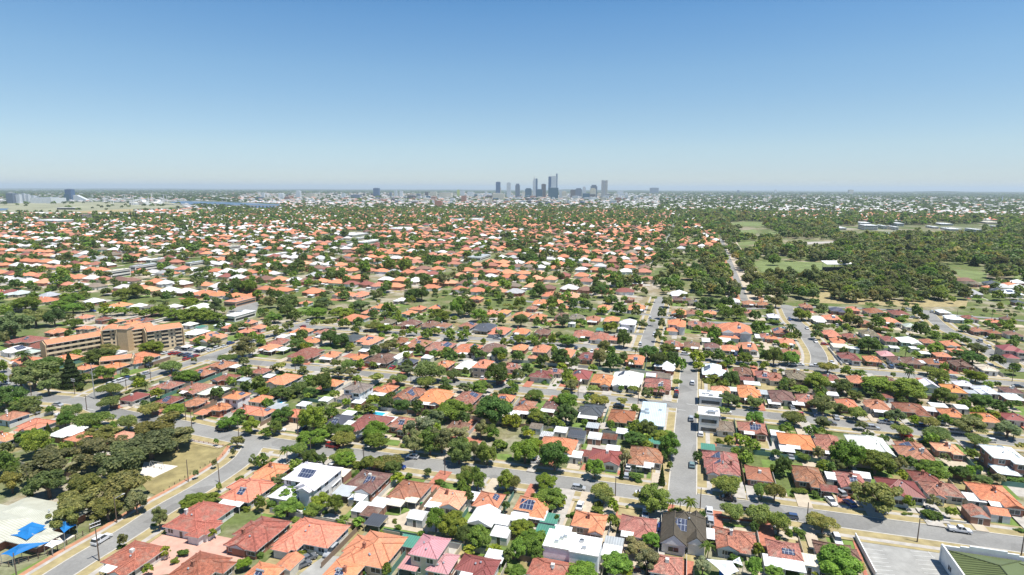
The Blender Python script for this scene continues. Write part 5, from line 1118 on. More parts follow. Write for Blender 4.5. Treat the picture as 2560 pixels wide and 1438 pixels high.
CARS = [('P', 1020, 1095, 'wagon', 'w', SD), ('Q', 1435, 365, 'hatch', 'b', hu), ('Q', 1035, 80, 'wagon', 'd', hv), ('Q', 755, 1215, 'wagon', 's', hv + math.pi), ('Q', 455, 1350, 'sedan', 'g', hv - .5), ('Q', 517, 1285, 'sedan', 'g', hv - .5), ('Q', 1775, 1395, 'wagon', 's', hv + math.pi),
 ('R', 1800, 345, 'hatch', 't', hv), ('R', 1165, 375, 'wagon', 'w', hv), ('R', 1147, 455, 'hatch', 's', hv), ('R', 680, 755, 'sedan', 'w', hv), ('R', 1972, 805, 'hatch', 'w', hv), ('R', 1982, 910, 'wagon', 's', hv), ('R', 1487, 975, 'hatch', 'b', hv), ('R', 1310, 635, 'sedan', 'w', hu),
 ('S', 712, 625, 'wagon', 's', hv + .4), ('S', 628, 712, 'sedan', 'w', hv + math.pi + .3), ('S', 815, 730, 'hatch', 'b', hv + .4), ('S', 1915, 1000, 'ute', 'w', hu), ('S', 1380, 45, 'hatch', 'r', hu), ('S', 225, 260, 'sedan', 's', hv),
 ('A', 1160, 868, 'sedan', 'w', DG), ('A', 1222, 853, 'wagon', 'w', DG), ('A', 1290, 830, 'hatch', 'b', DG), ('A', 1105, 888, 'sedan', 'w', DG), ('A', 1462, 783, 'sedan', 's', DG), ('A', 1866, 638, 'hatch', 'r', DG), ('A', 1916, 620, 'hatch', 'n', DG), ('A', 1962, 607, 'hatch', 'r', DG), ('A', 2112, 552, 'sedan', 'w', DG), ('A', 2177, 528, 'wagon', 'w', DG), ('A', 2243, 511, 'sedan', 'w', DG), ('A', 2308, 480, 'wagon', 'b', DG),
 ('A', 580, 1098, 'sedan', 's', hu), ('A', 346, 1175, 'wagon', 'g', hu), ('A', 610, 1210, 'ute', 'w', hu), ('A', 2222, 1345, 'wagon', 'd', hu), ('A', 1470, 712, 'wagon', 'd', hu), ('A', 55, 882, 'sedan', 's', hu), ('A', 930, 155, 'wagon', 'b', hu),
 ('A', 1650, 577, 'sedan', 'w', hv), ('A', 1725, 580, 'sedan', 'r', hv), ('A', 1770, 580, 'hatch', 'r', hv), ('A', 1815, 592, 'sedan', 'd', hv), ('A', 1870, 597, 'wagon', 'n', hv), ('A', 1785, 525, 'sedan', 'g', hv), ('A', 1840, 535, 'sedan', 'g', hv), ('A', 1885, 537, 'hatch', 'n', hv), ('A', 1925, 541, 'hatch', 's', hv), ('A', 1975, 545, 'sedan', 'w', hv), ('A', 2025, 545, 'wagon', 'w', hv), ('A', 2055, 540, 'sedan', 'w', hv),
 ('B', 235, 1352, 'sedan', 'w', hu + .3), ('B', 2410, 430, 'wagon', 's', hu), ('B', 2270, 828, 'hatch', 'w', hv), ('B', 1110, 355, 'sedan', 'd', hu), ('B', 2000, 375, 'sedan', 'w', hu),
 ('C', 1735, 590, 'wagon', 'w', hu), ('C', 1803, 880, 'wagon', 'w', hv), ('C', 1645, 940, 'sedan', 'w', hv), ('C', 1646, 970, 'hatch', 'r', hv), ('C', 1640, 1008, 'wagon', 'd', hv), ('C', 1790, 1240, 'wagon', 's', hv), ('C', 1040, 938, 'hatch', 's', hv), ('C', 642, 527, 'hatch', 'n', hv), ('C', 2235, 592, 'hatch', 'n', hv), ('C', 1070, 1105, 'sedan', 'g', hu), ('C', 1885, 1395, 'hatch', 'w', hv), ('C', 20, 437, 'wagon', 'w', hu),
 ('D', 250, 692, 'sedan', 'w', hu), ('D', 315, 694, 'sedan', 'w', hu), ('D', 565, 490, 'hatch', 'r', hu), ('D', 685, 300, 'wagon', 'w', hv), ('D', 1175, 1278, 'ute', 's', hu), ('D', 1535, 1307, 'sedan', 'n', hu), ('D', 1730, 1272, 'hatch', 'w', hv), ('D', 2520, 452, 'wagon', 'd', hu), ('D', 1153, 705, 'sedan', 's', hv), ('D', 1225, 718, 'wagon', 'n', hv), ('D', 1850, 820, 'hatch', 's', hu), ('D', 240, 1125, 'hatch', 's', hv), ('D', 680, 1225, 'sedan', 's', hv), ('D', 520, 1215, 'sedan', 'n', hu), ('D', 2500, 915, 'sedan', 'd', hu)]
CARPOS = []
for c, x, y, k, cl, h_ in CARS:
    X, Y = Q4(c, x, y + 5); CARPOS.append((X, Y)); car(X, Y, k, cl, h_)
# two people in bright vests on the driveway
def person(X, Y, look, vest, pose):
    v = [(0, 0, .95), (0, 0, 1.2), (0, .0, 1.42), (0, 0, 1.55), (0, .02, 1.7), (-.17, 0, 1.42), (-.27, .05, 1.15), (-.25, .18, .95), (.17, 0, 1.42), (.27, .05, 1.15), (.24, .2, .98),
         (-.1, 0, .9), (-.12, .04 * pose, .5), (-.12, 0, .08), (-.12, .14, .04), (.1, 0, .9), (.13, -.05 * pose, .5), (.14, -.12 * pose, .08), (.14, .05, .04)]
    e = [(0, 1), (1, 2), (2, 3), (3, 4), (2, 5), (5, 6), (6, 7), (2, 8), (8, 9), (9, 10), (0, 11), (11, 12), (12, 13), (13, 14), (0, 15), (15, 16), (16, 17), (17, 18)]
    rad = [.14, .14, .13, .055, .11, .06, .045, .035, .06, .045, .035, .09, .06, .045, .04, .09, .06, .045, .04]
    root = thing('person', 'person', X, Y, look, ANG + pose, label=None)
    me = bpy.data.meshes.new('body'); me.from_pydata(v + [(0, .02, 1.82), (-.3, .2, .86), (.28, .24, .9)], e + [(4, 19), (7, 20), (10, 21)], [])
    me.materials.append(M['skin']); bd = put('body', me, root); bd.modifiers.new('skin', 'SKIN'); bd.modifiers.new('smooth', 'SUBSURF').levels = 1
    for i, q in enumerate(rad + [.085, .03, .03]): me.skin_vertices[0].data[i].radius = (q, q)
    for s_ in (-1, 1):
        k = 11 if s_ < 0 else 15
        m = MB(); m.tube(v[k], v[k + 1], .105, .08, 8); m.tube(v[k + 1], v[k + 2], .08, .07, 8); m.build('trousers', ['dark'], root)
    m = MB(); m.tube((0, 0, .92), (0, 0, 1.5), .2, .15, 10, 0); m.build('vest', [vest], root)
    m = MB(); m.tube((0, .02, 1.78), (0, .02, 1.92), .11, .07, 10, 0); m.build('hair', ['dark'], root)
M['vest_yellow'] = simple('vest_yellow', (.55, .75, .05), .7); M['vest_orange'] = simple('vest_orange', (.85, .3, .03), .7)
a = Q4('R', 668, 340); person(a[0], a[1], 'person in a bright yellow vest standing on the pale driveway', 'vest_yellow', 1)
a = Q4('R', 692, 332); person(a[0], a[1], 'person in an orange vest standing on the pale driveway', 'vest_orange', -1)
def bin_(c, x, y, lid, look):
    a = Q4(c, x, y); t = thing('wheelie_bin', 'bin', a[0], a[1], look, ANG)
    m = MB(); m.box(-.3, .3, -.33, .33, .08, 1.0, 0); m.build('bin_body', ['bin_green'], t); m = MB(); m.box(-.32, .32, -.36, .36, 1.0, 1.08, 0); m.build('lid', [lid], t)
M['bin_green'] = simple('bin_green', (.02, .2, .06), .5); M['lid_red'] = simple('lid_red', (.6, .04, .03), .5)
bin_('Q', 1640, 690, 'vest_yellow', 'green wheelie bin with yellow lid behind the white patio cover'); bin_('Q', 1662, 668, 'lid_red', 'green wheelie bin with red lid beside the brown house'); bin_('Q', 1655, 740, 'bin_green', 'plain green wheelie bin in the side lane')
# grandstand at the oval
a = Q4('Z', 680, 990); t = thing('grandstand', 'grandstand', a[0], a[1], 'white roofed grandstand beside the green oval', ANG + .3)
m = MB(); m.box(-14, 14, -5, 5, 0, 4, 0); m.build('seating', ['dark'], t)
m = MB(); m.face([(-16, -8, 9), (16, -8, 9), (16, 6, 11.5), (-16, 6, 11.5)], 0); m.face([(-16, -8, 8.6), (-16, 6, 11.1), (16, 6, 11.1), (16, -8, 8.6)], 0); m.face([(-16, -8, 8.6), (16, -8, 8.6), (16, -8, 9), (-16, -8, 9)], 0); m.build('roof', ['white_paint'], t)
for sx in (-14, 0, 14): m = MB(); m.tube((sx, 4, 0), (sx, 4, 11), .3, .3, 6); m.build('column', ['steel'], t)
# ---------------------------------------------------------------- houses, sheds and trees from the measurements
def parse(D, shed=False):
    out = []
    for c, s in D.items():
        ox, oy = CROP[c]
        for e in s.split(';'):
            q = e.split(); x, y, w, h = map(float, q[:4])
            if w < 5: continue
            px, py, pw, ph = x / 4 + ox, y / 4 + oy, w / 4, h / 4
            code = q[4]; fl = code[1:]
            zc = 2.6 if shed else 6.2 if '2' in fl else 3.3
            X, Y, ww, dd = solve(px, py, pw, ph, zc, .02 if shed else .44, 2 if shed else 7)
            ar = 'c'
            if shed: ww, dd = clampwd(ww, dd, 1.8, 16)
            else:
                ww, dd = clampwd(ww * 1.1, dd * 1.12, 8, 28)
            dep = proj(X, Y, zc)[2]
            out.append(dict(x=X, y=Y, w=ww, d=dd, c=code[0], fl=fl, s=ww * F / dep, dep=dep))
    return out
houses = parse(HOUSES); sheds = parse(SHEDS, True); bld = []
def solve_flat(px, py, pw, ph, zc):
    X, Y = P(px, py, zc); a = proj(X, Y, zc); bu = proj(X + U[0], Y + U[1], zc); bv = proj(X + V[0], Y + V[1], zc)
    best = min(((((abs(bu[0] - a[0]) * w + abs(bv[0] - a[0]) * d - pw) / (.06 * pw)) ** 2 + ((abs(bu[1] - a[1]) * w + abs(bv[1] - a[1]) * d - ph) / (.12 * ph)) ** 2 + ((w - d) / 25) ** 2), w, d) for w in range(8, 92, 2) for d in range(8, 62, 2))
    return X, Y, best[1], best[2]
for c, s in BUILDINGS.items():
    ox, oy = CROP[c]
    for e in s.split(';'):
        q = e.split(); x, y, w, h = map(float, q[:4])
        if w < 5: continue
        n = int(q[4][1]); hz = 3.4 * n + .6
        X, Y, ww, dd = solve_flat(x / 4 + ox, y / 4 + oy, w / 4, h / 4, hz)
        ww = min(max(ww, 8), 90); dd = min(max(dd, 9), 60)
        bld.append(dict(x=X, y=Y, w=ww, d=dd, c=q[4][0], n=n, fl=''))
trees = []
for c, s in TREES.items():
    ox, oy = CROP[c]
    for e in s.split(';'):
        q = e.split(); x, y, w, h = map(float, q[:4])
        if w < 5: continue
        trees.append(tree_rec(x / 4 + ox, y / 4 + oy, w / 4, h / 4, q[4]))
# shrink two houses where their measured outlines overlap
for i, a in enumerate(houses):
    au, av_ = to_uv(a['x'], a['y'])
    for b in houses[i + 1:]:
        bu, bv = to_uv(b['x'], b['y'])
        ox_ = (a['w'] + b['w']) / 2 - abs(au - bu); oy_ = (a['d'] + b['d']) / 2 - abs(av_ - bv)
        if ox_ > 0 and oy_ > 0:
            if ox_ <= oy_: 
                for q in (a, b): q['w'] = max(6, q['w'] - ox_ / 2 * 1.02)
            else:
                for q in (a, b): q['d'] = max(6, q['d'] - oy_ / 2 * 1.02)
GRID = {}
def reg(x, y, hw, hd):
    u, v = to_uv(x, y); rec = (u, v, hw, hd)
    for i in range(int((u - hw) // 30), int((u + hw) // 30) + 1):
        for j in range(int((v - hd) // 30), int((v + hd) // 30) + 1): GRID.setdefault((i, j), []).append(rec)
def free(x, y, m=0.5):
    u, v = to_uv(x, y)
    for i in range(int((u - m) // 30), int((u + m) // 30) + 1):
        for j in range(int((v - m) // 30), int((v + m) // 30) + 1):
            for r in GRID.get((i, j), ()):
                if abs(u - r[0]) < r[2] + m and abs(v - r[1]) < r[3] + m: return False
    return True
for h in houses + sheds + bld: reg(h['x'], h['y'], h['w'] / 2, h['d'] / 2)
HAND_Y = 748
# open land in the picture plane of the photograph, carried to the ground
def gp(pts): return [P(*p) for p in pts]
PARK = gp([(1735, 742), (1742, 690), (1750, 640), (1800, 618), (1800, 592), (1745, 560), (1725, 535), (1790, 528), (1900, 552), (2100, 560), (2300, 553), (2600, 555), (2900, 600), (2900, 740), (2560, 702), (2400, 698), (2400, 735), (2430, 770), (2050, 762), (1920, 762), (1880, 745)])
OPEN_PX = [list(q) for q in ([(1880, 654), (2075, 655), (2085, 663), (2060, 684), (1880, 682)], [(2375, 673), (2470, 680), (2466, 704), (2395, 696)], [(2535, 690), (2570, 688), (2570, 712), (2545, 705)],
   [(1812, 558), (1850, 553), (1912, 555), (1912, 566), (1835, 566)], [(1842, 575), (1890, 572), (1950, 577), (1950, 590), (1850, 586)], [(1838, 606), (1900, 603), (1890, 618), (1842, 617)],
   [(1950, 598), (2090, 600), (2085, 614), (1955, 612)], [(2035, 727), (2075, 725), (2080, 742), (2032, 744)], [(2080, 655), (2110, 653), (2110, 682), (2075, 684)], 
   [(182, 528), (335, 521), (335, 530), (182, 534)], [(455, 520), (498, 520), (498, 533), (455, 532)], [(100, 560), (115, 560), (115, 562), (100, 562)])]
OPEN_PX += [[(1850, 735), (1838, 700), (1820, 655), (1806, 612), (1816, 612), (1838, 655), (1862, 700), (1890, 745)], [(2340, 660), (2460, 668), (2470, 684), (2380, 680)], [(2100, 566), (2460, 560), (2460, 580), (2100, 582)]]
for c_ in ('X', 'T', 'Z'):
    for e in BUILDINGS[c_].split(';'):
        q = [float(t) / 4 for t in e.split()[:4]]; x_, y_ = q[0] + CROP[c_][0], q[1] + CROP[c_][1]
        if q[2] > 4: OPEN_PX.append([(x_ - q[2] * .42, y_ - q[3] * .3), (x_ + q[2] * .42, y_ - q[3] * .3), (x_ + q[2] * .42, y_ + q[3] * .55), (x_ - q[2] * .42, y_ + q[3] * .55)])
OPEN = [gp(q) for q in OPEN_PX]
def hides(x, y, hh):        # would a tree of this height stand in front of open land seen in the photograph
    for z in (0, hh * .5, hh):
        px, py, _ = proj(x, y, z)
        for q in OPEN_PX:
            if in_poly(px, py, q): return True
    return False
GREY = gp([(1920, 545), (2560, 545), (2560, 575), (1920, 575)])
WATER = [gp(q) for q in ([(415, 505), (470, 502), (640, 506), (700, 510), (700, 520), (560, 516), (475, 512)], [(620, 513), (690, 511), (690, 524), (620, 524)])]
hp = [Q4('P', *q) for q in ((1480, 260), (1860, 80), (2290, 150), (2420, 170), (2400, 240), (2150, 420), (1800, 640), (1600, 650), (1480, 600), (1380, 470))]
YARD = gp([(690, 935 - 120), (640, 838), (560, 760), (640, 760)])
def area_of(x, y): 
    a, b, d = proj(x, y, 3); return a, b, d
vk = [to_uv(*ROADS['R3a'][0])[1], to_uv(*ROADS['R2a'][0])[1]]
V3 = to_uv(*ROADS['R3a'][1])[1]; V2_ = to_uv(*ROADS['R2a'][1])[1]; V1 = to_uv(*P(1567, 1232))[1]
STEP = (V3 - V1) / 2
STREETS_V = [V1, V2_, V3] + [V3 + STEP * k for k in range(1, 60)]
far_h = []; r = random.Random(11)
UMAX = 2600
kst = 0
while True:
    vs = V3 + STEP * kst; kst += 1
    if vs > 3300: break
    lo_u, hi_u = -1.62 * vs - 150, .55 * vs + 150
    for side, off in ((0, 17), (1, STEP - 17)):
        u = lo_u + r.uniform(0, 10)
        while u < hi_u:
            w = r.uniform(12, 17.5); u += w + r.uniform(.6, 3)
            if r.random() < .06: continue
            if abs((u - to_uv(*ROADS['V2'][0])[0])) < 11 or (u % 260) < 14: continue
            x, y = to_xy(u, vs + off + r.uniform(-2.5, 2.5))
            px, py, dp = area_of(x, y)
            if px < -60 or px > 2620 or py > HAND_Y - 8 or dp < 10 or py < 499: continue
            if in_poly(x, y, PARK) and not (px > 2420 and py > 695): continue
            if any(in_poly(x, y, q) for q in OPEN + WATER): continue
            if py < 532 and px < 620 and (py < 524 or px < 340): continue
            if road_dist(x, y) < 7 or not free(x, y, 6): continue
            t = px / 2560
            pw = .42 if px < 850 else .15 if px < 1750 else .22
            if px > 1500 and py < 522: pw = .75
            if px < 1500 and py < 520: pw = .6
            if 2100 < px and py > 690: pw = .45
            q = r.random()
            c = 'w' if q < pw * .85 else 'g' if q < pw else 'o' if q < pw + (1 - pw) * .52 else 't' if q < pw + (1 - pw) * .72 else 'r' if q < pw + (1 - pw) * .8 else 'b' if q < pw + (1 - pw) * .88 else 'n' if q < pw + (1 - pw) * .92 else 'l'
            d = r.uniform(14, 20)
            far_h.append(dict(x=x, y=y, w=w, d=d, c=c, fl='s' if r.random() < .12 else '', s=w * F / dp, dep=dp))
            reg(x, y, w / 2, d / 2)
houses_all = sorted(houses + far_h, key=lambda h: -h['s'] * (2 if h in houses else 1)) if False else sorted(houses, key=lambda h: h['dep']) + sorted(far_h, key=lambda h: h['dep'])
NH = 300
for i, h in enumerate(houses_all[:NH]): make_house(h, 2 if h['dep'] < 330 else 1)
for h in sheds: make_shed(h)
for h in bld: make_building(h)

# more cars along the kerbs and on the driveways
rc = random.Random(21); nc = 0
for _ in range(900):
    if nc >= 62: break
    k = rc.choice(['R1b', 'R2a', 'R2b', 'R3a', 'R3b', 'V2', 'W', 'E', 'R1b', 'R2b']); q = ROADS[k]; i = rc.randrange(len(q) - 1); t_ = rc.random()
    a, b = q[i], q[i + 1]; L_ = math.hypot(b[0] - a[0], b[1] - a[1]) or 1; dx, dy = (b[0] - a[0]) / L_, (b[1] - a[1]) / L_
    x, y = a[0] + (b[0] - a[0]) * t_, a[1] + (b[1] - a[1]) * t_; s_ = rc.choice((-1, 1)); o_ = 3.0 if rc.random() < .45 else 12.5
    x += -dy * s_ * o_; y += dx * s_ * o_; px, py, dp = proj(x, y)
    if px < 0 or px > 2560 or dp > 480 or py > 1440 or (px > 2120 and py > 1320) or any(math.hypot(x - c_[0], y - c_[1]) < 7 for c_ in CARPOS) or (o_ > 5 and not free(x, y, 1.5)): continue
    hd = math.atan2(dy, dx) + (0 if o_ < 5 else math.pi / 2) + (math.pi if rc.random() < .5 else 0)
    CARPOS.append((x, y)); nc += 1; car(x, y, rc.choice(['sedan', 'hatch', 'wagon', 'wagon', 'ute']), rc.choice('wwwssgdbrn'), hd)

# ---------------------------------------------------------------- mid distance: trees between the houses
ft = []
def add_tree(x, y, R, k, hh=None):
    Hc = hh or R * r.uniform(1.3, 2.0); ft.append(dict(x=x, y=y, R=R, H=Hc, z=1.0 + Hc * .5, k=k, s=R * F / proj(x, y, 3)[2]))
for _ in range(35000):
    t = r.random(); d = math.sqrt(430 ** 2 + t * (2900 ** 2 - 430 ** 2)); a = r.uniform(-.78, .78)
    x, y = math.sin(a) * d, math.cos(a) * d
    px, py, dp = area_of(x, y)
    if px < -60 or px > 2620 or py > HAND_Y or py < 500: continue
    if any(in_poly(x, y, q) for q in WATER) or hides(x, y, 7): continue
    park = in_poly(x, y, PARK)
    if px < 460 and 500 < py < 536 and r.random() < .9: continue
    if road_dist(x, y) < (1.5 if park else 0.5): continue
    if not free(x, y, .3): continue
    if not park and r.random() < .12: continue
    R = r.uniform(2.0, 4.9) if not park else r.uniform(3.5, 7.5)
    if r.random() < .07: R *= 1.5
    if dp > 1500: R *= 1.25
    k = r.choice('aDEEDU') if not park else r.choice('EEEDEaO')
    if r.random() < .015: k = 'C'; R *= .6
    add_tree(x, y, R, k)
# denser wood in the parkland
for _ in range(5200):
    y = r.uniform(480, 2300); x = r.uniform(.15, .95) * y
    if not in_poly(x, y, PARK) or not free(x, y, 2) or road_dist(x, y) < 3: continue
    R_ = r.uniform(2.6, 7.2)
    if hides(x, y, R_ * 1.9): continue
    add_tree(x, y, R_, r.choice('EEEDEaOEUe'), None)
# clumps of big dark trees
for _ in range(160):
    y = r.uniform(480, 1900); x = r.uniform(-.85, .55) * y
    px, py, dp = area_of(x, y)
    if py > HAND_Y - 5 or px < 0: continue
    for _k in range(r.randint(2, 5)):
        add_tree(x + r.uniform(-12, 12), y + r.uniform(-9, 9), r.uniform(4.5, 7.5), r.choice('DDaE'))
for _ in range(1900):          # unmeasured small trees of the near yards
    y = r.uniform(170, 520); x = r.uniform(-.88, .88) * y
    px, py, dp = area_of(x, y)
    if px < -20 or px > 2580 or py > 1400 or py < HAND_Y: continue
    if road_dist(x, y) < 4 or not free(x, y, 1.2) or in_poly(x, y, hp) or (px < 560 and py > 1150) or (px > 2130 and py > 1330) or r.random() < .25 or any(math.hypot(x - c_[0], y - c_[1]) < 4 for c_ in CARPOS): continue
    if in_poly(x, y, PARK) or (px < 480 and 770 < py < 900): continue
    add_tree(x, y, r.uniform(1.3, 3.1), r.choice('aaDEyaD'))
# individual trees: the measured ones by size in the picture, the rest joins the far mass
big = [t for t in trees if TK[t['k']][0] in ('round', 'umbrella', 'gum')]; other = [t for t in trees if TK[t['k']][0] not in ('round', 'umbrella', 'gum')]
pool_ = sorted(big + [t for t in ft if TK[t['k']][0] != 'cone'], key=lambda t: -t['s'])
TREE_SET = pool_[:300]; rest = pool_[300:] + [t for t in ft if TK[t['k']][0] == 'cone']
for t in TREE_SET + other: make_tree(t)

# ---------------------------------------------------------------- garden shrubs and yard surfaces near the camera
SH = 0
for _ in range(4000):
    y = r.uniform(125, 330); x = r.uniform(-.88, .88) * y
    px, py, dp = area_of(x, y)
    if any(math.hypot(x - c_[0], y - c_[1]) < 3.2 for c_ in CARPOS): continue
    if px < -20 or px > 2580 or py > 1450 or SH >= 215: continue
    if road_dist(x, y) < 5.5 or not free(x, y, .6) or in_poly(x, y, hp): continue
    if px < 560 and py > 1150: continue
    if px > 2130 and py > 1330: continue
    R = r.uniform(.8, 2.0); SH += 1
    make_tree(dict(x=x, y=y, R=R, H=R * r.uniform(1.0, 1.5), z=R * .6, k='h', s=0))
# fences between lots: one behind and one beside most near houses
def fence(x, y, L, ang, look, c, h=1.7):
    m = MB(); m.box(-L/2, L/2, -.04, .04, 0, h, 0); o = bpy.data.objects.new('fence', m.data('fence', ['wall_paint'])); col.objects.link(o); o.color = (*c, 1)
    thing('fence', 'fence', x, y, look, ang, 'backyard fences', obj=o)
FC = [((.42, .42, .40), 'grey fibro fence'), ((.52, .46, .36), 'tan sheet fence'), ((.24, .17, .12), 'brown timber fence'), ((.10, .22, .18), 'green sheet fence'), ((.62, .6, .55), 'pale cream fence')]
nf = 0
for h in sorted(houses, key=lambda h: h['dep']):
    if h['dep'] > 420 or nf > 230: break
    u, v = to_uv(h['x'], h['y'])
    for kind in ('side', 'back'):
        c, nm = r.choice(FC)
        if kind == 'side':
            du = h['w'] / 2 + 1.0; L = r.uniform(14, 22); x, y = to_xy(u + du * (1 if h['x'] < 0 else 1), v + r.uniform(-4, 4)); ang = hv
        else:
            vs = min(STREETS_V, key=lambda q: abs(q - v)); s = 1 if v > vs else -1
            x, y = to_xy(u, vs + s * STEP / 2 + r.uniform(-.5, .5)); ang = hu; L = h['w'] + 1.5
        n = 9; ok = True
        dx, dy = math.cos(ang), math.sin(ang)
        a0, a1 = -L / 2, L / 2
        good = [(-L/2 + L * i / n) for i in range(n + 1) if free(x + dx * (-L/2 + L * i / n), y + dy * (-L/2 + L * i / n), .15) and road_dist(x + dx * (-L/2 + L * i / n), y + dy * (-L/2 + L * i / n)) > 6.5]
        if len(good) < 4: continue
        # longest run
        runs = []; st = L / n
        for g_ in good:
            if runs and abs(g_ - runs[-1][1] - st) < 1e-3: runs[-1][1] = g_
            else: runs.append([g_, g_])
        a0, a1 = max(runs, key=lambda q: q[1] - q[0])
        if a1 - a0 < 4: continue
        mx = (a0 + a1) / 2; fx, fy = x + dx * mx, y + dy * mx
        fp = proj(fx, fy)
        if in_poly(fx, fy, hp) or (fp[0] > 2140 and fp[1] > 1330) or (320 < fp[0] < 720 and fp[1] > 1230): continue
        fence(fx, fy, a1 - a0, ang, nm, c); nf += 1
# lawns, beds and paving of the yards (level ground surfaces)
surf = {k: MB() for k in ('green_grass', 'dry_grass', 'concrete', 'sand', 'brick_red', 'olive_grass')}
zz = .02
for h in sorted(houses + far_h[:900], key=lambda h: h['dep']):
    u, v = to_uv(h['x'], h['y'])
    if h['dep'] > 900: break
    for _ in range(5):
        k = r.choices(('green_grass', 'dry_grass', 'concrete', 'sand', 'brick_red', 'olive_grass'), (4, 2, 3, 2.2, 1, 2))[0]
        a = r.uniform(2.5, 7); b = r.uniform(2, 7)
        cu = u + r.uniform(-1, 1) * (h['w'] / 2 + 2); cv_ = v + r.choice((-1, 1)) * (h['d'] / 2 + r.uniform(0, 7))
        if k == 'concrete' and r.random() < .5: a, b = 1.6, r.uniform(6, 10)
        x, y = to_xy(cu, cv_)
        if road_dist(x, y) < 6.5 or in_poly(x, y, hp) or in_poly(x, y, PARK) or (330 < proj(x, y)[0] < 700 and proj(x, y)[1] > 1300): continue
        zz += .00004
        sheet(surf[k], [to_xy(cu - a, cv_ - b), to_xy(cu + a, cv_ - b), to_xy(cu + a, cv_ + b), to_xy(cu - a, cv_ + b)], zz)
for k, nm in (('green_grass', 'lawn'), ('dry_grass', 'dry_lawn'), ('concrete', 'paving'), ('sand', 'sandy_path'), ('brick_red', 'brick_paving'), ('olive_grass', 'rough_grass')): structure(nm, surf[k], [k])
# driveways across the verge to the near streets
dv = {'concrete': MB(), 'brick_red': MB(), 'sand': MB()}
for h in houses:
    u, v = to_uv(h['x'], h['y'])
    vs = min(STREETS_V[:3], key=lambda q: abs(q - v))
    if abs(v - vs) > STEP * .6: continue
    s = 1 if v > vs else -1; cu = u + r.choice((-1, 1)) * (h['w'] / 2 - 1.2); k = r.choices(list(dv), (5, 2, 3))[0]; w = r.uniform(1.4, 2.4)
    v0 = vs + s * 3.9; v1 = v - s * (h['d'] / 2 - 1)
    if (v1 - v0) * s < 2: continue
    x, y = to_xy(cu, v0 + s * 1.5)
    if in_poly(x, y, hp) or proj(x, y)[0] < 640 and proj(x, y)[1] > 1050: continue
    zz += .00004; n = 6
    for i in range(n):
        a, b = sorted((v0 + (v1 - v0) * i / n, v0 + (v1 - v0) * (i + 1) / n)); x, y = to_xy(cu, (a + b) / 2)
        dd = road_dist(x, y)
        if dd < -.2: continue
        sheet(dv[k], [to_xy(cu - w, a), to_xy(cu + w, a), to_xy(cu + w, b), to_xy(cu - w, b)], .315 + (zz - .02))
for k, mb in dv.items(): structure('driveway', mb, [k])

# ---------------------------------------------------------------- the rest of the suburb as two masses
def mass(name, label, cat, parts, mat):
    v = np.concatenate([p[0] for p in parts]); c = np.concatenate([p[2] for p in parts]); off = 0; F_ = []
    for p in parts: F_.append(p[1] + off); off += len(p[0])
    o = put(name, mesh_np(name, v, np.concatenate(F_), mat, c)); o['kind'] = 'stuff'; o['label'] = label; o['category'] = cat; return o
LOD = {}
for kind in ('round', 'umbrella', 'gum', 'cone'):
    LOD[kind] = {0: [crown_arrays(500 + i, kind, 420, .17) for i in range(4)], 1: [crown_arrays(600 + i, kind, 130, .26) for i in range(4)], 2: [crown_arrays(700 + i, kind, 40, .42) for i in range(4)]}
gr = np.random.default_rng(3)
parts = []
for t in rest:
    kind, c = TK[t['k']]
    dp = proj(t['x'], t['y'], 3)[2]
    lod = 0 if dp < 800 else 1 if dp < 1500 else 2
    v, f = LOD[kind][lod][r.randrange(4)]
    a = r.uniform(0, 6.28); ca, sa = math.cos(a), math.sin(a)
    w = np.empty_like(v); w[:, 0] = (v[:, 0] * ca - v[:, 1] * sa) * t['R'] + t['x']; w[:, 1] = (v[:, 0] * sa + v[:, 1] * ca) * t['R'] + t['y']; w[:, 2] = v[:, 2] * t['H'] * .55 + t['z']
    j = r.uniform(.75, 1.25)
    cc = np.tile(np.array([c[0] * j * r.uniform(.85, 1.15), c[1] * j, c[2] * j, 1.0]), (len(v), 1)); parts.append((w, f, cc))
mass('distant_trees', 'green mass of suburban and parkland trees filling the middle distance', 'trees', parts, M['leaf_far'])
# far tree masses, coarser and coarser
parts = []
for _ in range(17000):
    d = 2700 * math.exp(r.random() * math.log(22000 / 2700)) ; a = r.uniform(-.76, .76); x, y = math.sin(a) * d, math.cos(a) * d
    if any(in_poly(x, y, q) for q in WATER): continue
    px, py, dp = area_of(x, y)
    if 600 < px < 1650 and 484 < py < 511 and r.random() < .78: continue
    if px < 480 and 497 < py < 535 and r.random() < .93: continue
    v, f = LOD['round' if r.random() < .5 else 'gum'][2][r.randrange(4)]
    s = (7 + (d - 2700) / 900.0) * r.uniform(.7, 1.4); hz = min(4 + s * .4, 12) * r.uniform(.7, 1.3)
    c = TK[r.choice('DDEa')][1]; j = r.uniform(.6, 1.0)
    w = v * np.array([s * 1.5, s, hz]) + np.array([x, y, hz * .6])
    parts.append((w, f, np.tile(np.array([c[0] * j, c[1] * j, c[2] * j, 1.0]), (len(v), 1))))
mass('far_woodland', 'dark green tree cover fading to blue towards the horizon', 'trees', parts, M['leaf_far'])
def mass_roof_mat():
    m, nt, b, o = new_mat('far_roofs')
    c = N(nt, 'ShaderNodeAttribute', attribute_name='col').outputs['Color']
    k = ramp(nt, noise(nt, .5, 3, position(nt)), .3, .7, (.85,) * 3, (1.1,) * 3)
    nt.links.new(mix(nt, 'MULTIPLY', c, k, 1.0), b.inputs['Base Color']); b.inputs['Roughness'].default_value = .75; return m
M['far_roofs'] = mass_roof_mat()
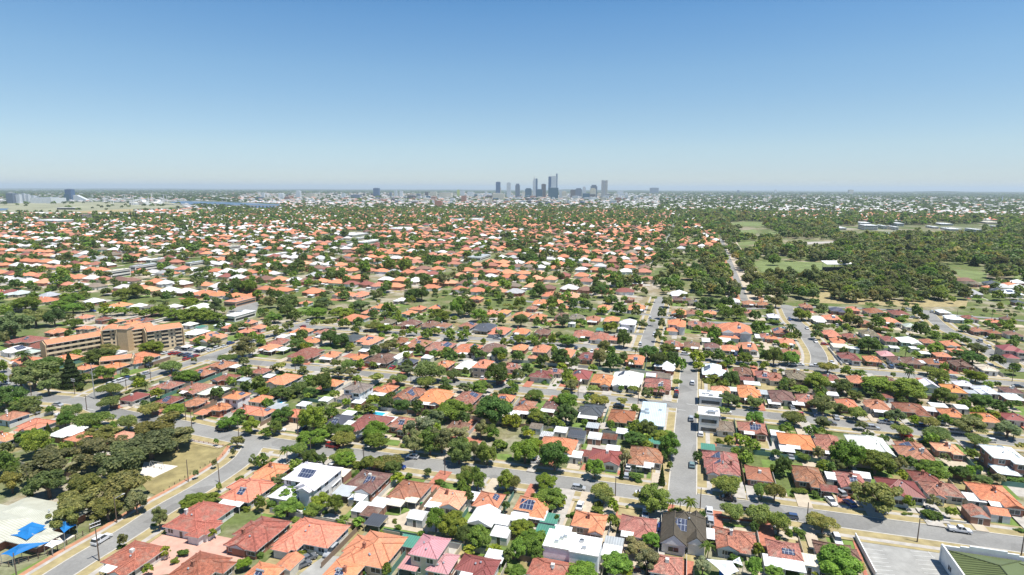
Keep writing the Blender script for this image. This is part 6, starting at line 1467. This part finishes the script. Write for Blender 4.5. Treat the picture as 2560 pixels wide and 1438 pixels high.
def simple_house(x, y, w, d, zE, ht, rc, wc, ang=ANG):
    """walls and a hipped roof of a far house, as quads"""
    a, b = w / 2, d / 2; e = .5; al = w >= d; s = min(a, b)
    R0 = (-(a - s), 0) if al else (0, -(b - s)); R1 = ((a - s), 0) if al else (0, (b - s))
    V_ = [(-a + e, -b + e, 0), (a - e, -b + e, 0), (a - e, b - e, 0), (-a + e, b - e, 0), (-a + e, -b + e, zE), (a - e, -b + e, zE), (a - e, b - e, zE), (-a + e, b - e, zE),
          (-a, -b, zE), (a, -b, zE), (a, b, zE), (-a, b, zE), (*R0, zE + ht), (*R1, zE + ht), (*R0, zE + ht + .01), (*R1, zE + ht + .01)]
    Fq = [(0, 1, 5, 4), (1, 2, 6, 5), (2, 3, 7, 6), (3, 0, 4, 7)]
    Fq += [(8, 9, 13, 12), (10, 11, 12, 13), (9, 10, 13, 15), (11, 8, 12, 14)] if al else [(9, 10, 13, 12), (11, 8, 12, 13), (10, 11, 13, 15), (8, 9, 12, 14)]
    v = np.array(V_, dtype=float); ca, sa = math.cos(ang), math.sin(ang)
    w_ = np.empty_like(v); w_[:, 0] = v[:, 0] * ca - v[:, 1] * sa + x; w_[:, 1] = v[:, 0] * sa + v[:, 1] * ca + y; w_[:, 2] = v[:, 2]
    c = np.empty((16, 4)); c[:8] = (*wc, 1); c[8:] = (*rc, 1)
    return w_, np.array(Fq), c
def multi(x, y, w, d, c, zE=3):
    base = COLS[c]; j = r.uniform(.62, .98); rc = [min(.66, base[0] * j), min(.66, base[1] * j * .95), min(.64, base[2] * j * .92)]; wc = r.choice(WALLS)
    out = [simple_house(x, y, w, d * .72, zE, min(w, d * .72) * .27, rc, wc)]
    if r.random() < .6:
        a, b = to_xy(*(np.array(to_uv(x, y)) + (r.uniform(-.2, .2) * w, -d * .25))); out.append(simple_house(a, b, w * .45, d * .5, zE - .05, w * .1, rc, wc))
    if r.random() < .5:
        a, b = to_xy(*(np.array(to_uv(x, y)) + (r.choice((-1, 1)) * w * .35, r.choice((-1, 1)) * d * .62))); out.append(simple_house(a, b, r.uniform(3, 6), r.uniform(3, 6), 2.3, .2, (.78, .78, .76), (.6, .58, .52)))
    return out
parts = []
for h in houses_all[NH:]: parts += multi(h['x'], h['y'], h['w'], h['d'], h['c'])
mass('distant_houses', 'orange and white roofed suburban houses filling the middle distance', 'houses', parts, M['far_roofs'])
parts = []
for _ in range(9000):
    d = 2800 * math.exp(r.random() ** 1.3 * math.log(13000 / 2800)); a = r.uniform(-.76, .76); x, y = math.sin(a) * d, math.cos(a) * d
    px, py, dp = area_of(x, y)
    if any(in_poly(x, y, q) for q in WATER): continue
    if px < 460 and 505 < py < 535: continue
    if px < 1500 and not (600 < px and py < 511) and r.random() < .35: continue
    white = r.random() < (.85 if px > 1500 else .55); s = r.uniform(11, 22) * (1 + (d - 2800) / 7000)
    c = (.58, .57, .55) if white else (.55, .27, .17) if r.random() < .6 else (.4, .38, .36)
    zE = r.uniform(4, 7.5)
    parts.append(simple_house(x, y, s * 1.3, s, zE, 2.5, c, (.6, .57, .52)))
mass('far_houses', 'pale specks of far suburban roofs among the trees towards the horizon', 'houses', parts, M['far_roofs'])

# ---------------------------------------------------------------- the city centre
def tower_mat(name, c, glass, stripe=3.6, vert=None, base=.45):
    m, nt, b, o = new_mat(name)
    tc = N(nt, 'ShaderNodeTexCoord'); sp = N(nt, 'ShaderNodeSeparateXYZ'); nt.links.new(tc.outputs['Object'], sp.inputs[0])
    mo = N(nt, 'ShaderNodeMath', operation='FRACT'); dv_ = N(nt, 'ShaderNodeMath', operation='DIVIDE'); nt.links.new(sp.outputs['Z'], dv_.inputs[0]); dv_.inputs[1].default_value = stripe
    nt.links.new(dv_.outputs[0], mo.inputs[0]); g = N(nt, 'ShaderNodeMath', operation='GREATER_THAN'); nt.links.new(mo.outputs[0], g.inputs[0]); g.inputs[1].default_value = base
    fac = g.outputs[0]
    if vert:
        ad = N(nt, 'ShaderNodeMath', operation='ADD'); nt.links.new(sp.outputs['X'], ad.inputs[0]); nt.links.new(sp.outputs['Y'], ad.inputs[1])
        d2 = N(nt, 'ShaderNodeMath', operation='DIVIDE'); nt.links.new(ad.outputs[0], d2.inputs[0]); d2.inputs[1].default_value = vert
        f2 = N(nt, 'ShaderNodeMath', operation='FRACT'); nt.links.new(d2.outputs[0], f2.inputs[0]); g2 = N(nt, 'ShaderNodeMath', operation='GREATER_THAN'); nt.links.new(f2.outputs[0], g2.inputs[0]); g2.inputs[1].default_value = .4
        ml = N(nt, 'ShaderNodeMath', operation='MULTIPLY'); nt.links.new(fac, ml.inputs[0]); nt.links.new(g2.outputs[0], ml.inputs[1]); fac = ml.outputs[0]
    nt.links.new(mix(nt, 'MIX', c, glass, fac), b.inputs['Base Color']); b.inputs['Roughness'].default_value = .4; return m
TM = {'blue': tower_mat('tower_blue', (.09, .15, .26), (.04, .09, .19)), 'teal': tower_mat('tower_teal', (.06, .14, .19), (.03, .08, .13)), 'pale': tower_mat('tower_pale', (.66, .67, .66), (.24, .31, .40), 3.6, 6),
      'grey': tower_mat('tower_grey', (.22, .26, .32), (.07, .10, .15)), 'brown': tower_mat('tower_brown', (.18, .15, .14), (.07, .07, .08)), 'cream': tower_mat('tower_cream', (.68, .62, .48), (.3, .3, .28), 3.6, 7),
      'white': tower_mat('tower_white', (.72, .73, .73), (.3, .34, .38), 3.6, 8), 'stripe': tower_mat('tower_stripe', (.70, .68, .62), (.14, .15, .17), 3000, 9, 0), 'yellow': tower_mat('tower_yellow', (.6, .66, .12), (.35, .4, .1)), 'brick': tower_mat('tower_brick', (.50, .24, .15), (.2, .12, .1), 3.6, 6)}
TW = "1245.5 456 494 11 blue flat;1249 470 494 7 cream flat;1269.5 460 496 5 blue flat;1272 458 496 10 pale flat;1294 460 496 11 grey crown;1321 471 495 16 teal crown;1335.5 440 495 7 pale spire;1341 448 495 5 blue flat;1349 474 495 14 teal flat;1359 461 495 11 brown flat;1374 437 497 7 blue mast;1384 436 497 13 pale mast;1391 436 497 4 blue flat;1383 470 497 25 teal flat;1401 476 496 7 pale flat;1410 478 496 12 cream crown;1432 475 495 12 brown flat;1446 471 495 16 grey crown;1460 467 494 8 pale crown;1484 463 496 16 grey crown;1482 471 497 14 cream crown;1465 484 498 18 teal flat;1481 486 499 14 brown flat;1506 452 495 7 stripe flat;1514.5 452 495 7 stripe flat;1510.5 453 494 4 blue flat;1635 470 484 20 grey flat;1550 478 491 14 white flat;1557 473 491 2 white spire;1586 486 498 4 white spire;1845 476 484 5 grey flat;"\
 "942 471 492 14 blue flat;747 477 494 11 white crown;779 484 494 24 cream flat;859 484 494 9 white flat;1146 475 491 6 yellow flat;1156 478 492 10 white flat;977 481 492 6 grey flat;990 477 492 6 pale flat;1004 478 492 7 white flat;1067 480 493 8 brown flat;1084 480 491 16 cream flat;1115 482 496 30 cream flat;1176 480 491 14 white flat;1247 484 499 28 cream flat;659 482 498 7 white flat;704 483 497 12 white crown;719 485 494 4 brown spire;1097 502 520 18 brick crown;1225 499 512 10 cream flat;910 484 493 5 brown flat;1215 478 492 5 pale flat;1310 480 495 8 cream flat;891 487 496 22 grey flat;1030 489 499 20 brown flat;1160 490 504 12 brick flat;"\
 "32 484 508 18 grey flat;49 487 508 10 white flat;61 485 507 11 pale flat;71 487 507 9 white flat;84 490 506 14 white flat;95 493 506 8 white flat;122 495 508 56 white flat;177 474 502 16 blue flat;172 486 502 14 teal flat;118 559 569 2 white flat;1938 473 486 4 white spire;2126 475 486 10 cream flat;2505 488 505 2 white spire"
NUMW = {'flat': '', 'crown': ' with stepped top', 'spire': ' with thin spire', 'mast': ' with twin rooftop masts'}
def tower(x, yt, yb, w, st, top):
    X, Y = P(x, yb); dep = proj(X, Y)[2]; s = F / dep
    W = w / s; D_ = max(W * .8, 14 if w > 3 else 3); hh = (yb - yt) / s
    t = thing('office_tower' if hh > 45 else 'apartment_tower', 'tower', X, Y, {'blue': 'dark blue glass', 'teal': 'dark teal glass', 'pale': 'pale grey', 'grey': 'slate grey', 'brown': 'brown grey', 'cream': 'cream', 'white': 'white', 'stripe': 'tall cream and dark striped', 'yellow': 'lime yellow', 'brick': 'orange brick'}[st] + ' city building' + NUMW[top], ANG * .3, 'city centre towers')
    body = 1.0 if top == 'flat' else .9 if top != 'spire' else .78
    m = MB(); m.box(-W/2, W/2, -D_/2, D_/2, 0, hh * body, 0); m.build('shaft', [TM[st]], t)
    m = MB(); m.box(-W * .3, W * .3, -D_ * .3, D_ * .3, hh * body, hh * body + 4, 0); m.build('roof_plant', ['steel'], t)
    if top == 'crown': m = MB(); m.box(-W * .36, W * .36, -D_ * .36, D_ * .36, hh * body, hh, 0); m.build('crown_storey', [TM[st]], t)
    if top == 'spire': m = MB(); m.box(-W * .3, W * .3, -D_ * .3, D_ * .3, hh * .78, hh * .87, 0); m.build('crown_storey', [TM[st]], t); m = MB(); m.tube((0, 0, hh * .87), (0, 0, hh), max(W * .14, .8), .5, 6); m.build('spire', ['fascia'], t)
    if top == 'mast':
        for q in (-.4, .4): m = MB(); m.tube((W * q, 0, hh * .9), (W * q, 0, hh * 1.04), 1.2, .6, 6); m.build('mast', ['fascia'], t)
for e in TW.split(';'):
    q = e.split(); tower(*map(float, q[:4]), q[4], q[5])
r2 = random.Random(5)
for i in range(270):
    x = r2.gauss(1280, 210) if r2.random() < .6 else r2.uniform(640, 1960); yb = r2.uniform(488, 512) if x < 1600 else r2.uniform(484, 498); hp_ = r2.uniform(2.5, 8) if x < 1600 else r2.uniform(1.5, 4)
    X, Y = P(x, yb); s = F / proj(X, Y)[2]; W = r2.uniform(4, 16) / s; hh = hp_ / s; D_ = W * r2.uniform(.5, 1)
    if any(in_poly(X, Y, q) for q in WATER): continue
    st = r2.choice(['white', 'white', 'pale', 'cream', 'cream', 'grey', 'brown', 'brick', 'teal'])
    t = thing('city_building', 'building', X, Y, {'white': 'white', 'pale': 'pale grey', 'cream': 'cream', 'grey': 'slate grey', 'brown': 'brown', 'brick': 'brick', 'teal': 'dark glass'}[st] + (' slab' if W > 30 else ' small') + ' block', ANG * r2.choice((0, 1)), 'low buildings around the city centre')
    m = MB(); m.box(-W/2, W/2, -D_/2, D_/2, 0, hh, 0); m.build('wall', [TM[st]], t)
    m = MB(); m.box(-W * .25, W * .25, -D_ * .25, D_ * .25, hh, hh + 2.5, 0); m.build('roof_plant', ['fascia'], t)
# wedge shaped white hotel, stadium works with tall cranes, racecourse stand
def at_px(x, y): X, Y = P(x, y); return X, Y, F / proj(X, Y)[2]
X, Y, s = at_px(205, 502); t = thing('wedge_building', 'hotel', X, Y, 'white wedge shaped building sloping down beside the dark blue tower')
m = MB(); L = 38 / s; hh = 13 / s
for yy in (-15, 15): m.face([(-L/2, yy, 0), (L/2, yy, 0), (L/2, yy, 2), (-L/5, yy, hh), (-L/2, yy, hh)][::(1 if yy < 0 else -1)], 0)
m.face([(L/2, -15, 2), (L/2, 15, 2), (-L/5, 15, hh), (-L/5, -15, hh)], 0); m.face([(-L/5, -15, hh), (-L/5, 15, hh), (-L/2, 15, hh), (-L/2, -15, hh)], 0); m.build('wall', [TM['white']], t)
m = MB(); m.box(-L/2, -L/5, -14, 14, hh, hh + 2, 0); m.build('roof_plant', ['fascia'], t)
X, Y, s = at_px(368, 512); t = thing('stadium', 'stadium', X, Y, 'pale half built stadium ring among tall white cranes')
for k in range(24):
    a0, a1 = k * math.pi / 12, (k + .92) * math.pi / 12; hh = (5 + 3.5 * (k % 5 > 2) + 2 * (3 < k < 9)) / s; Rr = 40 / s
    m = MB(); c0, s0, c1, s1 = math.cos(a0), math.sin(a0), math.cos(a1), math.sin(a1)
    q = [(c0 * Rr, s0 * Rr * .8), (c1 * Rr, s1 * Rr * .8), (c1 * Rr * .7, s1 * Rr * .56), (c0 * Rr * .7, s0 * Rr * .56)]
    lo = [(*p, 0) for p in q]; hi = [(q[0][0], q[0][1], hh), (q[1][0], q[1][1], hh), (q[2][0], q[2][1], hh * .4), (q[3][0], q[3][1], hh * .4)]
    for j in range(4): m.face([lo[j], lo[(j + 1) % 4], hi[(j + 1) % 4], hi[j]], 0)
    m.face(hi, 0); m.build('stand', ['white_paint' if k % 3 else 'concrete'], t)
M['crane_white'] = simple('crane_white', (.7, .68, .66), .6)
for x, yt, yb, jib in ((278, 493, 510, 0), (284, 493, 510, 0), (313, 487, 504, 1), (329, 490, 513, 1), (334, 490, 513, 0), (381, 484, 515, 1), (372, 492, 512, 2), (410, 486, 506, 1), (418, 489, 507, 0), (352, 494, 512, 0)):
    X, Y, s = at_px(x, yb); hh = (yb - yt) / s; t = thing('tower_crane', 'crane', X, Y, 'thin white tower crane' + (' with long jib' if jib else ''), r2.uniform(-.5, .5), 'cranes at the stadium')
    m = MB(); m.tube((0, 0, 0), (0, 0, hh), 2.2, 1.9, 4); m.build('mast', ['crane_white'], t)
    if jib == 2: m = MB(); m.tube((0, 0, hh * .3), (-40, 0, hh * 1.1), 1.5, 1, 4); m.build('jib', ['crane_white'], t)
    else: m = MB(); m.tube((-18 - 20 * jib, 0, hh * .97), (22 + 20 * jib, 0, hh * .97), 1.1, 1.0, 4); m.build('jib', ['crane_white'], t)
X, Y, s = at_px(172, 524); t = thing('racecourse_stand', 'grandstand', X, Y, 'long dark roofed stand beside the pale racecourse track')
m = MB(); m.box(-24 / s, 20 / s, -12, 12, 0, 4 / s, 0); m.build('wall', ['glass'], t); m = MB(); m.box(-26 / s, 22 / s, -16, 14, 4 / s, 5 / s, 0); m.build('roof', ['fascia'], t)
X, Y, s = at_px(625, 519); t = thing('road_bridge', 'bridge', X, Y, 'long low bridge on thin piers across the blue river')
m = MB(); m.box(-62 / s, 65 / s, -8, 8, 8, 11, 0); m.build('deck', ['concrete'], t)
for k in range(14): m = MB(); m.box(-58 / s + k * 9 / s, -58 / s + k * 9 / s + 2.5, -6, 6, -.2, 8, 0); m.build('pier', ['concrete'], t)
for cx0, cy, n, ww in ((82, 540, 3, 3.5),): 
    pass
for x, yb, w, hpx in ((50, 541, 9, 16), (327, 546, 7, 22), (334, 547, 6, 17), (341, 546, 6, 20), (570, 532, 9, 15), (1215, 514, 7, 10)):
    X, Y, s = at_px(x, yb); make_tree(dict(x=X, y=Y, R=w / 2 / s, H=hpx / s, z=hpx / s * .5, k='C', s=0))
# low hills along the skyline
hb = MB()
for (x0, x1, d, hh, sd) in ((1380, 2800, 15000, 78, 1), (-100, 1300, 24000, 62, 2), (1700, 2700, 9000, 50, 3), (1000, 1700, 19000, 92, 4)):
    rr = random.Random(sd); n = 60; pr = []
    ph = [rr.uniform(0, 6.28) for _ in range(6)]
    for i in range(n + 1):
        t_ = i / n; x = (x0 + (x1 - x0) * t_ - CX) / F * d
        z = hh * (.45 + .22 * math.sin(t_ * 9 + ph[0]) + .14 * math.sin(t_ * 23 + ph[1]) + .1 * math.sin(t_ * 51 + ph[2])) * math.sin(math.pi * t_) ** .5; pr.append((x, max(z, 0)))
    for (a, za), (b, zb) in zip(pr, pr[1:]):
        hb.face([(a, d - 900, 0), (b, d - 900, 0), (b, d, zb), (a, d, za)], 0); hb.face([(a, d, za), (b, d, zb), (b, d + 1200, 0), (a, d + 1200, 0)], 0)
M['hill_green'] = simple('hill_green', (.055, .075, .04), .95, var=.6, scale=.004, spec=.1)
structure('hills', hb, ['hill_green'])
# ---------------------------------------------------------------- labels that single each thing out
ORD = ['', 'first', 'second', 'third', 'fourth', 'fifth', 'sixth', 'seventh', 'eighth', 'ninth', 'tenth', 'eleventh', 'twelfth', 'thirteenth', 'fourteenth', 'fifteenth', 'sixteenth', 'seventeenth', 'eighteenth', 'nineteenth', 'twentieth']
def ordinal(n):
    if n <= 20: return ORD[n]
    tens = {2: 'twenty', 3: 'thirty', 4: 'forty', 5: 'fifty', 6: 'sixty', 7: 'seventy', 8: 'eighty', 9: 'ninety'}
    if n % 10 == 0: return tens[n // 10][:-1] + 'ieth'
    return tens[n // 10] + '-' + ORD[n % 10]
UV_ = to_uv(*P(1715, 1078))[0]
def zone(x, y):
    px, py, dp = proj(x, y)
    u, v = to_uv(x, y)
    if dp > 2600: return ('near the skyline' if py < 492 else 'in the far city belt')
    if px < 620 and py > 1030 and u < to_uv(*P(600, 1100))[0] + 2: return 'around dry park and side road'
    if px < 700 and py > 740 and dp < 700: return 'around cream apartment blocks' if py < 960 else 'beside bend in main road'
    if in_poly(x, y, PARK): return 'in the parkland'
    side = 'left half ' if u < UV_ else 'right half '
    n = sum(1 for q in STREETS_V if q < v)
    if n > 8: return side + 'in far suburb'
    if n == 0: return side + 'before first street'
    if n <= 3: return side + ('just' if (v - STREETS_V[n - 1]) / STEP < .5 else 'well') + ' past ' + ordinal(n) + ' street'
    return side + 'past ' + ordinal(n) + ' street'
byk = {}
for o, look, x, y in THINGS: byk.setdefault(look, []).append((o, x, y))
for look, lst in byk.items():
    if len(lst) == 1 and len(look.split()) >= 4:
        lst[0][0]['label'] = look; continue
    zs = {}
    for o, x, y in lst: zs.setdefault(zone(x, y), []).append((proj(x, y)[0], o))
    for z, q in zs.items():
        q.sort(key=lambda t: t[0])
        for i, (px, o) in enumerate(q):
            o['label'] = f'{look}, {z}' if len(q) == 1 else f'{look}, {ordinal(i + 1)} such from left, {z}'

# ---------------------------------------------------------------- air, sky, sun, camera
HAZE = True
if HAZE:
    hm = bpy.data.materials.new('haze'); hm.use_nodes = True; nt = hm.node_tree; nt.nodes.clear()
    out = nt.nodes.new('ShaderNodeOutputMaterial'); pv = nt.nodes.new('ShaderNodeVolumePrincipled')
    pv.inputs['Color'].default_value = (.80, .93, 1.0, 1); pv.inputs['Density'].default_value = 4.6e-5; pv.inputs['Anisotropy'].default_value = .1
    nt.links.new(pv.outputs[0], out.inputs['Volume'])
    m = MB(); m.box(-62000, 62000, -600, 61000, -1, 290, 0); M['haze'] = hm
    hz_ = m.build('haze', ['haze']); hz_['kind'] = 'stuff'; hz_['label'] = 'thin blue summer haze'
w = bpy.data.worlds.new('World'); scene.world = w; w.use_nodes = True; nt = w.node_tree
sky = nt.nodes.new('ShaderNodeTexSky'); sky.sky_type = 'NISHITA'; sky.sun_disc = False
SUN_EL = math.radians(70); sd = Vector((.85, -.53, 0)).normalized()
sky.sun_elevation = SUN_EL; sky.sun_rotation = math.atan2(sd.x, sd.y); sky.air_density = 1.0; sky.dust_density = 0.1; sky.ozone_density = 3.0; sky.altitude = 50
bg = nt.nodes['Background']; tcw = nt.nodes.new('ShaderNodeTexCoord'); sz = nt.nodes.new('ShaderNodeSeparateXYZ'); nt.links.new(tcw.outputs['Generated'], sz.inputs[0])
tint = ramp(nt, sz.outputs['Z'], 0.0, .8, (.68, .77, .945), (.30, .62, .86))
cr_ = nt.nodes['Color Ramp'].color_ramp
for p_, c_ in ((.03, (.68, .76, .94)), (.064, (.77, .823, .909)), (.115, (.776, .853, .90)), (.18, (.75, .896, .943)), (.25, (.625, .87, .984)), (.32, (.43, .79, .98))):
    e_ = cr_.elements.new(p_); e_.color = (*c_, 1)
nt.links.new(mix(nt, 'MULTIPLY', sky.outputs[0], tint, 1.0), bg.inputs[0]); bg.inputs[1].default_value = .09
L = bpy.data.lights.new('sun', 'SUN'); L.energy = 4.8; L.angle = math.radians(.5); L.color = (1, .96, .9)
lo = bpy.data.objects.new('sun', L); col.objects.link(lo)
dirv = Vector((sd.x * math.cos(SUN_EL), sd.y * math.cos(SUN_EL), math.sin(SUN_EL)))
lo.rotation_euler = dirv.to_track_quat('Z', 'Y').to_euler()
cam = bpy.data.cameras.new('camera'); co = bpy.data.objects.new('camera', cam); col.objects.link(co); scene.camera = co
cam.sensor_width = 36; cam.lens = F / 2560 * 36; cam.clip_end = 100000; cam.clip_start = 1
D = Vector((0, -sT, -cT)); fw = Vector((0, cT, -sT)); rt = cR * Vector((1, 0, 0)) - sR * D; up = -(sR * Vector((1, 0, 0)) + cR * D)
mt = Matrix((rt, up, -fw)).transposed().to_4x4(); mt.translation = (0, 0, H); co.matrix_world = mt
vs_ = scene.view_settings; vs_.view_transform = 'Standard'; vs_.look = 'None'; vs_.gamma = 1; vs_.exposure = .6
scene.cycles.max_bounces = 5; scene.cycles.diffuse_bounces = 2; scene.cycles.glossy_bounces = 2; scene.cycles.transmission_bounces = 2; scene.cycles.volume_bounces = 0
scene.render.resolution_x = 1024; scene.render.resolution_y = 575
scene.cycles.use_denoising = True
